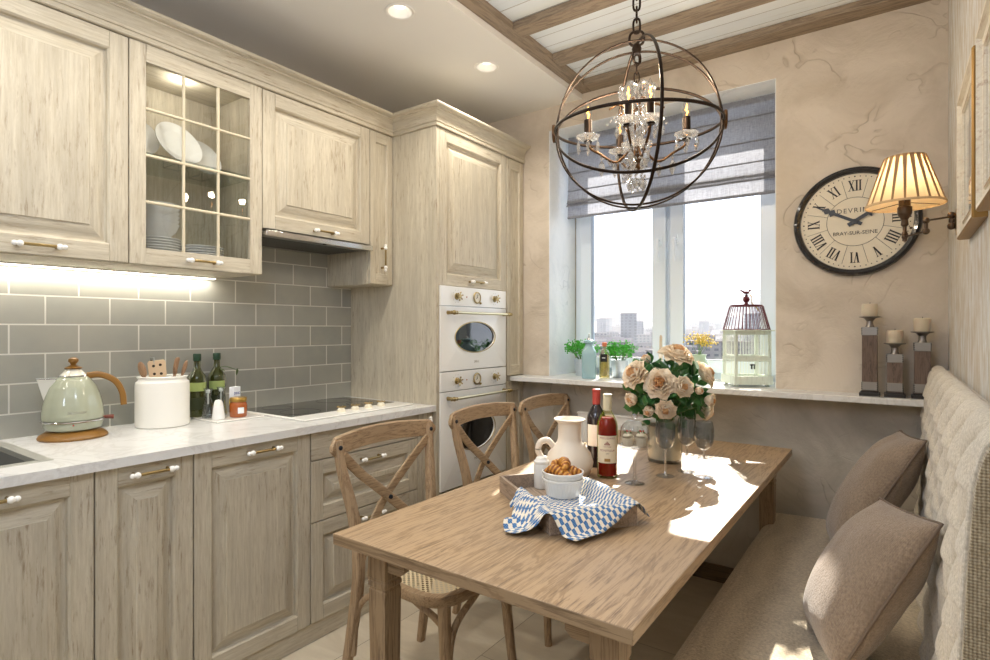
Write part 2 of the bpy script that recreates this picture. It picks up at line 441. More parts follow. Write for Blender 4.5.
# window wall: above / beside / below the opening; the reveal is lined in white plaster
WX0, WX1, WZ0, WZ1, YF = -1.756, -.481, 1.01, 2.525, 3.38
mb = MB()
mb.box(XL, WX0, YW, YF+.12, 1.0, 2.9); mb.box(WX1, XR, YW, YF+.12, 1.0, 2.9); mb.box(WX0, WX1, YW, YF+.12, WZ1, 2.9)
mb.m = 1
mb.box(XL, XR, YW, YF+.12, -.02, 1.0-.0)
mb.m = 2
mb.box(WX0, WX0+.004, YW+.001, YF, WZ0, WZ1); mb.box(WX1-.004, WX1, YW+.001, YF, WZ0, WZ1); mb.box(WX0, WX1, YW+.001, YF, WZ1-.004, WZ1)
struct(mb.build('wall_window_side', [M_plaster, M_plaster_low, M_reveal], smooth=False, fixn=False))
mb = MB(); mb.box(XL, -2.603, -.9, 2.2, .9, 1.76)
struct(mb.build('trim_1', M_tile, smooth=False))
mb = MB(); mb.box(-1.93, XR-.001, YW-.016, YW, 0, .085); struct(mb.build('baseboard_window_side', M_base, bevel=.002))
# beams
def beam(x0, x1, y0, y1, m, label):
    mb = MB(); mb.box(x0, x1, y0, y1, 2.70, 2.738)
    tag(mb.build('ceiling_beam', m, bevel=.002), label, 'beam', 'wooden beams of the recessed ceiling')
beam(-1.529, -1.465, YN, YW-.001, M_beam_y, 'long brown wooden beam running along the edge of the white lowered ceiling')
beam(-1.464, XR-.001, 2.935, YW-.001, M_beam, 'brown wooden cross beam lying against the top of the window wall')
beam(-1.464, XR-.001, 2.572, 2.655, M_beam, 'brown wooden cross beam between the chandelier chain and the wall beam')
beam(-1.464, XR-.001, 2.20, 2.287, M_beam, 'brown wooden cross beam farthest from the window, above the chandelier')
# skirt of plaster closing the recess at the walls
# stone sill shelf
M_stone = None
def mat_quartz(name, base=(224,224,222), vein=(196,194,190), rough=.25):
    m, nt, out = new_mat(name); b = bsdf(nt, out, None, rough)
    v = coords(nt, rnd=False)
    n1 = noise_t(nt, v, 3.5, 7, .6, 1.8); n2 = noise_t(nt, v, 60, 3, .6)
    c = ramp(nt, n1, [(.46, base), (.5, vein), (.54, base)])
    c = mix(nt, .55, c, base)
    c = mix(nt, mix_scalar(nt, ramp(nt, n2, [(.55, 0.0), (.75, 1.0)]), .18), c, vein)
    nt.links.new(c, b.inputs['Base Color']); return m
M_stone = mat_quartz('white_quartz')
mb = MB(); mb.box(-1.938, XR-.002, 2.875, YW+.002, .982, WZ0); mb.box(WX0+.004, WX1-.004, YW, YF, .982, WZ0)
struct(mb.build('window_sill', M_stone, bevel=.003))

# ---------------------------------------------------------------- window
M_pane = mat_pane('window_glass')
def window():
    root = thing('window_1', 'white two-sash window', 'window', ((WX0+WX1)/2, YF, WZ0)); del root['label']; del root['category']; struct(root)
    L = root.location
    y0, y1 = YF-.005, YF+.065
    a = MB()
    fx0, fx1, fz0, fz1 = WX0+.002, WX1-.002, WZ0, WZ1
    w = .062
    a.box(fx0, fx0+w, y0+.02, y1, fz0, fz1); a.box(fx1-w, fx1, y0+.02, y1, fz0, fz1)
    a.box(fx0+w, fx1-w, y0+.02, y1, fz0, fz0+.05); a.box(fx0+w, fx1-w, y0+.02, y1, fz1-w, fz1)
    cx = -1.123
    a.box(cx-.03, cx+.03, y0+.025, y1, fz0+.05, fz1-w)
    o = a.build('window_frame', M_pvc, root, L, bevel=.004); 
    for (sx0, sx1) in ((fx0+.048, cx-.013), (cx+.013, fx1-.048)):
        s = MB(); st = .074; z0, z1 = fz0+.035, fz1-.048
        s.box(sx0, sx0+st, y0-.012, y0+.05, z0, z1); s.box(sx1-st, sx1, y0-.012, y0+.05, z0, z1)
        s.box(sx0+st, sx1-st, y0-.012, y0+.05, z0, z0+st); s.box(sx0+st, sx1-st, y0-.012, y0+.05, z1-st, z1)
        so = s.build('window_sash', M_pvc, root, L, bevel=.006)
        g = MB(); t = .004
        for (a0, a1, b0, b1) in ((sx0+st, sx0+st+t, z0+st, z1-st), (sx1-st-t, sx1-st, z0+st, z1-st), (sx0+st, sx1-st, z0+st, z0+st+t), (sx0+st, sx1-st, z1-st-t, z1-st)):
            g.box(a0, a1, y0-.006, y0+.03, b0, b1)
        g.build('gasket', M_gasket, so, L)
        p = MB(); p.add([(sx0+st, y0+.02, z0+st), (sx1-st, y0+.02, z0+st), (sx1-st, y0+.02, z1-st), (sx0+st, y0+.02, z1-st)], [(0,1,2,3)])
        p.build('pane', M_pane, so, L, smooth=False, fixn=False)
        hx = (sx1-.037) if sx0 < cx-.1 else (sx0+.037)
        h = MB(); h.cbox(hx, y0-.017, 1.83, .026, .012, .06); h.lathe([(.0, -.02), (.009, -.02), (.009, .02), (0, .02)], 12, (hx, y0-.035, 1.83), 'y')
        h.sweep([(hx, y0-.05, 1.84), (hx, y0-.055, 1.82), (hx, y0-.053, 1.74), (hx, y0-.05, 1.70)], [.011, .012, .010, .008], n=10, up=(1,0,0), ry=.008)
        h.build('handle', M_pvc, so, L)
window()

# ---------------------------------------------------------------- roman blind
def mat_blind():
    m, nt, out = new_mat('grey_linen_blind')
    v = coords(nt, rnd=False)
    h = noise_t(nt, coords(nt, (260,40,20), rnd=False), 1.2, 3, .6); h2 = noise_t(nt, coords(nt, (30,40,300), rnd=False), 1.2, 3, .6)
    s = mix(nt, .5, h, h2)
    c = ramp(nt, s, [(.35, (138,140,147)), (.65, (178,181,190))])
    b = bsdf(nt, out, None, .9, spec=.1); nt.links.new(c, b.inputs['Base Color'])
    t = N(nt, 'ShaderNodeBsdfTranslucent'); nt.links.new(c, t.inputs[0])
    mx = N(nt, 'ShaderNodeMixShader'); mx.inputs[0].default_value = .42
    nt.links.new(b.outputs[0], mx.inputs[1]); nt.links.new(t.outputs[0], mx.inputs[2]); nt.links.new(mx.outputs[0], out.inputs[0]); return m
def blind():
    x0, x1 = WX0+.05, WX1-.008; yb = 3.20
    root = thing('roman_blind', 'grey linen roman blind with stacked folds hanging inside the window reveal', 'blind', ((x0+x1)/2, yb, 2.5))
    L = root.location; M = mat_blind()
    hr = MB(); hr.box(x0, x1, yb+.004, yb+.04, 2.48, 2.518); hr.build('head_rail', M_pvc, root, L)
    # curtain: side profile in (y,z): flat with seams, then stacked folds at the bottom
    prof = [(yb, 2.515), (yb, 2.42), (yb-.004, 2.415), (yb, 2.41), (yb, 2.29), (yb-.004, 2.285), (yb, 2.28), (yb-.002, 2.175)]
    prof += [(yb-.012, 2.12), (yb-.02, 2.095), (yb-.026, 2.09), (yb-.022, 2.097), (yb-.006, 2.115), (yb-.008, 2.10), (yb-.024, 2.075), (yb-.032, 2.07), (yb-.026, 2.078), (yb-.004, 2.095), (yb-.008, 2.06), (yb-.008, 2.03), (yb-.008, 2.004)]
    a = MB(); n = 60
    a.grid(n, len(prof), lambda u, t: (x0+(x1-x0)*u, prof[int(round(t*(len(prof)-1)))][0]+.002*math.sin(u*37)*t, prof[int(round(t*(len(prof)-1)))][1]))
    a.build('fabric', M, root, L, ang=50, fixn=False)
    h = MB(); h.box(x0, x1, yb-.014, yb-.002, 1.998, 2.012); h.build('bottom_bar', M, root, L, bevel=.002)
    for z in (2.415, 2.285, 2.175):
        q = MB(); q.sweep([(x0, yb-.005, z), (x1, yb-.005, z)], .004, n=8); q.build('rod_pocket', M, root, L)
blind()

# ---------------------------------------------------------------- radiator under the sill
def radiator():
    x0, x1, y0, y1, z0, z1 = -1.53, -.98, YW-.062, YW-.02, .2, .815
    root = thing('radiator', 'white panel radiator below the stone sill behind the bottles', 'radiator', ((x0+x1)/2, YW-.03, z0))
    L = root.location
    a = MB()
    n = 22; w = (x1-x0)/n
    a.box(x0, x1, y0+.006, y1-.01, z0, z1-.008)
    for i in range(n):
        c = x0+w*(i+.5); a.prism([(c-w*.32, y0+.006), (c-w*.2, y0), (c+w*.2, y0), (c+w*.32, y0+.006)], z0+.03, z1-.05, 'z')
    a.build('panel', M_white, root, L, bevel=.002)
    g = MB(); g.box(x0-.002, x1+.002, y0, y1, z1-.01, z1); g.build('top_grille', M_white, root, L, bevel=.002)
    for x in (x0+.1, x1-.1):
        h = MB(); h.box(x-.015, x+.015, y1-.012, YW-.0005, z0+.1, z0+.5); h.build('bracket', M_white, root, L)
radiator()

# ---------------------------------------------------------------- recessed spots in the lowered ceiling
M_lampglow = mat_emit('lamp_glow', (255,244,224), 2.2); M_reflector = plain('lamp_reflector', (205,202,194), .4)
def spot_proto():
    root = thing('recessed_spotlight', 'x', 'spotlight')
    a = MB(); a.lathe([(.042, .045), (.048, .012), (.051, -.002), (.060, -.005), (.064, -.003), (.065, -.0005), (.053, -.0005), (.053, .045)], 40)
    a.build('trim_ring', M_white, root)
    b = MB(); b.lathe([(0, .046), (.050, .046)], 32); b.m = 1; b.lathe([(0, .020), (.022, .021), (.030, .030), (.036, .0455)], 24)
    b.build('bulb', [M_reflector, M_lampglow], root)
    return root
# ================================================================ KITCHEN RUN
M_porc = plain('white_porcelain', (246,244,238), .12, coat=.3)
M_brass = plain('aged_brass', (166,146,102), .3, metal=1)
M_steel = plain('brushed_steel', (190,190,186), .3, metal=1)
M_black = plain('black_gap', (30,26,22), .8)
XB, XU, XT = -1.965, -2.255, -1.94     # front planes: base doors, wall cabinet doors, tall doors
H1 = [M_wood, M_woodh, M_black]

def raised_door(mb, y0, y1, z0, z1, xf, t=.02, st=.06, rail=None, bev=.052, flat=False):
    """frame with raised field, facing +X; stiles upright grain (slot 0), rails level grain (slot 1)"""
    rail = rail or st; xb = xf-t; ch = .002
    def board(a0, a1, b0, b1):
        vs = [(xb, a0, b0), (xb, a1, b0), (xb, a1, b1), (xb, a0, b1), (xf-ch, a0, b0), (xf-ch, a1, b0), (xf-ch, a1, b1), (xf-ch, a0, b1),
              (xf, a0+ch, b0+ch), (xf, a1-ch, b0+ch), (xf, a1-ch, b1-ch), (xf, a0+ch, b1-ch)]
        fs = [(3,2,1,0)]+[(i, (i+1) % 4, 4+(i+1) % 4, 4+i) for i in range(4)]+[(4+i, 4+(i+1) % 4, 8+(i+1) % 4, 8+i) for i in range(4)]+[(8,9,10,11)]
        mb.add(vs, fs)
    mb.m = 0; board(y0, y0+st, z0, z1); board(y1-st, y1, z0, z1)
    mb.m = 1; board(y0+st, y1-st, z0, z0+rail); board(y0+st, y1-st, z1-rail, z1)
    mb.m = 0
    a0, a1, b0, b1 = y0+st, y1-st, z0+rail, z1-rail
    if flat: rings = [(0, -.002), (.004, -.010), (.0045, -.010)]
    else: rings = [(0, -.002), (.004, -.006), (.006, -.018), (.010, -.0195), (.014, -.019), (bev*.5, -.0125), (bev*.9, -.0035), (bev, -.0028), (bev+.003, .0008)]
    vs = []
    for ins, d in rings:
        vs += [(xf+d, a0+ins, b0+ins), (xf+d, a1-ins, b0+ins), (xf+d, a1-ins, b1-ins), (xf+d, a0+ins, b1-ins)]
    for k in range(len(rings)-1):
        for i in range(4):
            j = (i+1) % 4
            mb.m = 1 if i in (0, 2) and not flat else 0
            mb.add([vs[4*k+i], vs[4*k+j], vs[4*k+4+j], vs[4*k+4+i]], [(0,1,2,3)])
    mb.m = 0
    mb.add(vs[-4:], [(0,1,2,3)])

def bar_handle(parent, L, y, z, xf, ln=.147, vertical=False):
    mb = MB(); r = .0052; so = .032
    ax = Vector((0,0,1)) if vertical else Vector((0,1,0))
    c = Vector((xf, y, z))
    mb.m = 1; e = [c+Vector((so,0,0))+ax*k for k in (-ln/2+.012, ln/2-.012)]
    mb.sweep(e, r, n=10, up=(1,0,0)); 
    for s in (-1, 1):
        p = c+ax*s*(ln/2-.022)
        mb.m = 1; mb.sweep([p, p+Vector((so-.004,0,0))], [.006,.004], n=10)
        mb.m = 0; q = p+Vector((so,0,0))
        mb.ball(q, .0105, 12)
        mb.ball(q+ax*s*.014, .0085, 12); mb.ball(q+ax*s*.006, .0075, 10)
    return mb.build('handle', [M_porc, M_brass], parent, L)

def cabinet(name, label, x0, xf, y0, y1, z0, z1, doors, cat='cabinet', group=None, open_front=False, gap=.0024, bodybox=None):
    root = thing(name, label, cat, ((x0+xf)/2, (y0+y1)/2, z0), group=group); L = root.location
    b = MB(); xb = xf-.021
    if open_front:
        t = .018
        b.box(x0, x0+t*.6, y0, y1, z0, z1); b.box(x0+t*.6, xb, y0, y0+t, z0, z1); b.box(x0+t*.6, xb, y1-t, y1, z0, z1)
        b.m = 1; b.box(x0+t*.6, xb, y0+t, y1-t, z0, z0+t); b.box(x0+t*.6, xb, y0+t, y1-t, z1-t, z1)
    else: b.box(x0, xb, y0, y1, z0, z1)
    b.build('body', H1, root, L, smooth=False)
    for d in doors:
        k = d['kind']; m = MB(); a0, a1, b0, b1 = d['r']
        a0 += gap; a1 -= gap; b0 += gap; b1 -= gap
        if k in ('raised', 'drawer'): raised_door(m, a0, a1, b0, b1, xf, st=d.get('st', .06), rail=d.get('rail'), bev=d.get('bev', .052))
        elif k == 'flat': raised_door(m, a0, a1, b0, b1, xf, st=d.get('st', .035), rail=d.get('rail'), flat=True)
        elif k == 'slab':
            m.m = 1; m.box(xf-.02, xf, a0, a1, b0, b1)
        elif k == 'fluted':
            m.box(xf-.02, xf-.004, a0, a1, b0, b1); n = 3; w = (a1-a0)/n
            for i in range(n): m.box(xf-.02, xf, a0+w*i+.002, a0+w*(i+1)-.002, b0, b1)
        nm = 'drawer' if k in ('drawer', 'slab') else 'door'
        o = m.build(nm, H1, root, L, ang=25, bevel=.0015 if k in ('slab', 'fluted') else 0)
        if d.get('h'): bar_handle(o, L, d['h'][0], d['h'][1], xf, vertical=d.get('v', False), ln=d.get('ln', .147))
    return root

# --- base cabinets
ZB, ZD = .08, .873
g = None
def base(name, label, y0, y1, doors): return cabinet(name, label, XL+.01, XB, y0, y1, ZB, ZD, doors)
sinkcab = thing('base_cabinet', 'limed wood cabinet directly under the grey inset sink', 'cabinet', (-2.3, .43, ZB)); L = sinkcab.location
b = MB(); b.box(XL+.01, XB-.021, .17, .19, ZB, ZD); b.box(XL+.01, XB-.021, .665, .683, ZB, ZD); b.box(XL+.01, XB-.021, .19, .665, ZB, ZB+.018); b.box(XL+.01, XL+.02, .19, .665, ZB+.018, ZD)
b.build('body', H1, sinkcab, L, smooth=False)
m = MB(); raised_door(m, .1715, .6815, ZB+.0015, ZD-.0015, XB); o = m.build('door', H1, sinkcab, L, ang=25); bar_handle(o, L, .427, .842, XB)
base('base_cabinet', 'narrow limed wood base cabinet between the sink cabinet and the wide one', .683, .977, [dict(kind='raised', r=(.683, .977, ZB, ZD), h=(.84, .842))])
base('base_cabinet', 'wide limed wood base cabinet under the white canister and oil bottles', .977, 1.451, [dict(kind='raised', r=(.977, 1.451, ZB, ZD), h=(1.228, .842))])
base('drawer_cabinet', 'limed wood cabinet of three drawers under the hob', 1.451, 2.088, [
    dict(kind='slab', r=(1.451, 2.088, .753, ZD), h=(1.77, .842)),
    dict(kind='drawer', r=(1.451, 2.088, .496, .753), h=(1.77, .715)),
    dict(kind='drawer', r=(1.451, 2.088, ZB, .496), h=(1.77, .455))])
base('bottle_cabinet', 'very narrow grooved pull-out cabinet beside the tall oven unit', 2.088, 2.2, [dict(kind='fluted', r=(2.088, 2.2, ZB, ZD), h=(2.15, .79), v=True, ln=.13)])
base('base_cabinet', 'limed wood base cabinet standing beyond the sink cabinet, away from the window', -.43, .17, [dict(kind='raised', r=(-.43, .17, ZB, ZD), h=(-.13, .842))])
mb = MB(); mb.box(XL+.01, XB-.012, -.43, 2.2, 0, ZB-.001); tag(mb.build('cabinet_plinth', M_woodh, bevel=.001), 'long limed wood plinth below the base cabinet doors', 'plinth')

# --- worktop with cut-outs, sink
mb = MB(); x0, x1, y0, y1 = XL+.001, -1.94, -.45, 2.199
SX0, SX1, SY0, SY1 = -2.535, -2.07, .02, .615
for (a, b_, c, d) in ((x0, x1, y0, SY0), (x0, x1, SY1, y1), (x0, SX0, SY0, SY1), (SX1, x1, SY0, SY1)): mb.box(a, b_, c, d, .875, .905)
tag(mb.build('worktop', M_stone, smooth=False), 'white quartz worktop running along the tiled wall', 'worktop')
M_sink = plain('grey_sink', (104,104,100), .45, spec=.5)
root = thing('sink', 'grey inset sink at the picture edge of the worktop', 'sink', (-2.3, .32, .72)); L = root.location
mb = MB(); k = .035
mb.box(SX0, SX1, SY0, SY0+k, .885, .9065); mb.box(SX0, SX1, SY1-k, SY1, .885, .9065); mb.box(SX0, SX0+k, SY0+k, SY1-k, .885, .9065); mb.box(SX1-k, SX1, SY0+k, SY1-k, .885, .9065)
mb.build('rim', plain('sink_rim', (158,158,150), .4), root, L, bevel=.002)
mb = MB(); a0, a1, c0, c1 = SX0+k, SX1-k, SY0+k, SY1-k
vs = [(a0, c0, .89), (a1, c0, .89), (a1, c1, .89), (a0, c1, .89), (a0+.02, c0+.02, .72), (a1-.02, c0+.02, .72), (a1-.02, c1-.02, .72), (a0+.02, c1-.02, .72)]
mb.add(vs, [(0,1,5,4), (1,2,6,5), (2,3,7,6), (3,0,4,7), (4,5,6,7)]); o = mb.build('basin', M_sink, root, L, smooth=False)
sm = o.modifiers.new('t', 'SOLIDIFY'); sm.thickness = .004; sm.offset = -1
mb = MB(); mb.lathe([(0, .002), (.03, .002), (.035, 0)], 24, ((a0+a1)/2, (c0+c1)/2, .721)); mb.build('drain', M_steel, root, L)

# --- hob
M_hobglass = plain('black_hob_glass', (14,15,17), .04, coat=.5)
root = thing('hob', 'black glass hob with cream frame and four brass knobs', 'hob', (-2.3, 1.8, .905)); L = root.location
mb = MB(); hx0, hx1, hy0, hy1 = -2.585, -2.045, 1.478, 2.14
mb.box(hx0, hx1, hy0, hy1, .9055, .913); mb.build('frame', plain('cream_enamel', (238,237,231), .25), root, L, bevel=.004)
mb = MB(); mb.box(hx0+.015, -2.165, hy0+.02, hy1-.018, .910, .9145); mb.build('glass_top', M_hobglass, root, L, bevel=.001)
M_ivory = plain('ivory_knob', (238,230,208), .25)
for i in range(4):
    c = (-2.12, 1.735+i*.083, .913); q = MB()
    q.m = 0; q.lathe([(0, 0), (.020, 0), (.019, .010), (.013, .016), (.012, .02)], 20, c)
    q.m = 1; q.lathe([(.012, .018), (.013, .022), (0, .024)], 16, c)
    for k in range(6):
        a = k*PI/3; q.sweep([(c[0], c[1], c[2]+.021), (c[0]+.017*math.cos(a), c[1]+.017*math.sin(a), c[2]+.023)], [.003, .002], n=6); q.ball((c[0]+.018*math.cos(a), c[1]+.018*math.sin(a), c[2]+.023), .0038, 8)
    q.build('knob', [M_ivory, M_brass], root, L)
mb = MB()
M_ring = plain('hob_mark', (70,70,72), .2)
for (cx, cy, R) in ((-2.27, 1.62, .09), (-2.47, 1.63, .07), (-2.27, 1.98, .07), (-2.47, 1.97, .09)): mb.torus(R, .0006, (cx, cy, .9146), n=48, k=4)
mb.build('heating_ring', M_ring, root, L)

# --- wall cabinets
ZU, ZT = 1.537, 2.352
cabinet('wall_cabinet', 'limed wood wall cabinet with solid door above the kettle', XL, XU, .357, .891, ZU, ZT, [dict(kind='raised', r=(.357, .891, ZU, ZT), h=(.624, 1.558+.01), bev=.058)])
glassc = cabinet('glass_cabinet', 'limed wood wall cabinet with a glazed twelve pane door showing crockery', XL, XU, .891, 1.416, ZU, ZT, [], open_front=True)
cabinet('wall_cabinet', 'limed wood wall cabinet with solid door above the extractor hood', XL, XU, 1.416, 2.033, 1.74, ZT, [dict(kind='raised', r=(1.416, 2.033, 1.74, ZT), h=(1.735, 1.765), bev=.058)])
cabinet('wall_cabinet', 'very narrow limed wood wall cabinet next to the tall oven unit', XL, XU, 2.033, 2.198, ZU, ZT, [dict(kind='flat', r=(2.033, 2.198, ZU, ZT), h=(2.115, 1.68), v=True, st=.04, rail=.055)])
# glazed door
L = glassc.location; y0, y1, z0, z1 = .8925, 1.4145, ZU+.0015, ZT-.0015; st = .055; t = .02
m = MB()
for (a, b_, c, d, s) in ((y0, y0+st, z0, z1, 0), (y1-st, y1, z0, z1, 0), (y0+st, y1-st, z0, z0+.06, 1), (y0+st, y1-st, z1-.065, z1, 1)):
    m.m = s; m.box(XU-t, XU, a, b_, c, d)
door = m.build('door', H1, glassc, L, bevel=.002)
m = MB(); iy0, iy1, iz0, iz1 = y0+st, y1-st, z0+.06, z1-.065
for k in (1, 2): y = iy0+(iy1-iy0)*k/3; m.sweep([(XU-.006, y, iz0), (XU-.006, y, iz1)], .006, n=8, up=(0,1,0), ry=.006)
for k in (1, 2, 3): z = iz0+(iz1-iz0)*k/4; m.sweep([(XU-.005, iy0, z), (XU-.005, iy1, z)], .006, n=8, ry=.006)
m.build('glazing_bar', plain('cream_bar', (214,203,176), .5), door, L)
m = MB(); m.add([(XU-.013, iy0, iz0), (XU-.013, iy1, iz0), (XU-.013, iy1, iz1), (XU-.013, iy0, iz1)], [(0,1,2,3)])
m.build('pane', mat_pane('cabinet_glass', (240,242,240), .09), door, L, smooth=False, fixn=False)
bar_handle(door, L, 1.15, 1.566, XU)
m = MB(); m.box(XL+.02, XU-.03, .911, 1.396, 1.955, 1.963); m.build('glass_shelf', mat_pane('shelf_glass', (244,249,247), .02), glassc, L, smooth=False)

# under-cabinet light bar
root = thing('under_cabinet_light', 'glowing strip light under the wall cabinets above the kettle', 'light', (-2.56, .8, 1.53)); L = root.location
m = MB(); m.box(-2.585, -2.555, .37, 1.375, 1.531, 1.5365); m.build('housing', M_white, root, L)
m = MB(); m.box(-2.582, -2.558, .375, 1.37, 1.5285, 1.5309); m.build('diffuser', mat_emit('led_strip', (255,244,222), 14), root, L)

# --- extractor hood
root = thing('extractor_hood', 'slim steel extractor hood under the wall cabinet over the hob', 'extractor hood', (-2.42, 1.72, 1.7)); L = root.location
m = MB(); m.box(XL+.002, -2.29, 1.42, 2.03, 1.712, 1.7385); m.build('body', M_steel, root, L, bevel=.002)
m = MB(); m.box(-2.29, -2.235, 1.42, 2.03, 1.712, 1.726); m.m = 1; m.box(-2.236, -2.228, 1.42, 2.03, 1.708, 1.732); m.build('pull_out_visor', [M_steel, plain('bright_steel', (225,226,224), .18, metal=1)], root, L, bevel=.001)
m = MB(); 
for i in range(14): m.box(XL+.06+i*.018, XL+.07+i*.018, 1.45, 2.0, 1.709, 1.7115)
m.build('filter', plain('filter_metal', (120,120,118), .4, metal=1), root, L)
m = MB(); m.lathe([(0, -.004), (.008, -.004), (.01, 0)], 16, (-2.262, 1.75, 1.712)); m.build('switch', plain('dark_switch', (50,50,52), .4), root, L)

# --- tall oven unit
root = thing('tall_oven_cabinet', 'tall limed wood cabinet holding the two white ovens', 'cabinet', (-2.28, 2.52, 0)); L = root.location
b = MB(); xb = XT-.021
b.box(XL+.001, XT, 2.2, 2.222, 0, ZT)
b.box(XL+.001, xb, 2.826, 2.846, 0, ZT); b.box(XL+.001, XL+.015, 2.222, 2.826, 0, ZT)
b.m = 1
for z in (.08, .43, .965, 1.525, ZT-.02): b.box(XL+.015, xb, 2.222, 2.826, z, z+.018 if z != .965 else z+.006)
b.build('body', H1, root, L, smooth=False)
m = MB(); raised_door(m, 2.2235, 2.844, 1.532, ZT-.001, XT, bev=.058); d = m.build('door', H1, root, L, ang=25); bar_handle(d, L, 2.53, 1.562, XT, ln=.15)
m = MB(); raised_door(m, 2.2235, 2.844, .09, .438, XT); d = m.build('drawer', H1, root, L, ang=25); bar_handle(d, L, 2.53, .40, XT)
m = MB(); m.box(XL+.01, XT-.03, 2.222, 2.826, 0, .078); m.build('plinth', M_woodh, root, L)
nt_ = cabinet('narrow_tall_cabinet', 'narrow tall limed wood cabinet between the ovens and the window wall', XL+.001, XT, 2.847, 3.036, .08, ZT, [
    dict(kind='flat', r=(2.847, 3.036, 1.012, ZT), st=.045, rail=.06), dict(kind='flat', r=(2.847, 3.036, .08, .981), st=.045, rail=.06)])

m = MB(); m.box(XL+.01, XT-.03, 2.847, 3.036, 0, .0795); m.build('plinth', M_woodh, nt_, nt_.location)
# --- crown moulding, mitred round the corners
prof = [(-.018, 2.353), (.006, 2.353), (.010, 2.356), (.010, 2.366), (.005, 2.369), (.005, 2.375), (.010, 2.377), (.010, 2.384), (.006, 2.387), (.008, 2.405),
        (.016, 2.421), (.030, 2.431), (.034, 2.431), (.034, 2.437), (.046, 2.440), (.053, 2.446), (.055, 2.452), (.053, 2.458), (-.018, 2.458)]
def path(o): return [(XU+o, -.18), (XU+o, 2.2-o), (XT+o, 2.2-o), (XT+o, 3.037)]
mb = MB(); P = [[(x, y, z) for x, y in path(o)] for o, z in prof]
for seg in range(3):
    vs = []; fs = []
    for p in P: vs += [p[seg], p[seg+1]]
    n = len(P)
    for i in range(n): j = (i+1) % n; fs.append((2*i, 2*i+1, 2*j+1, 2*j))
    mb.m = 0 if seg != 1 else 1
    mb.add(vs, fs)
mb.add([p[0] for p in P], [tuple(range(len(P)))]); mb.add([p[3] for p in P], [tuple(range(len(P)))])
tag(mb.build('crown_moulding', [M_woodh, mat_distressed('limed_wood_across', 'x')], ang=28), 'limed wood crown moulding running along the tops of all wall and tall cabinets', 'moulding')

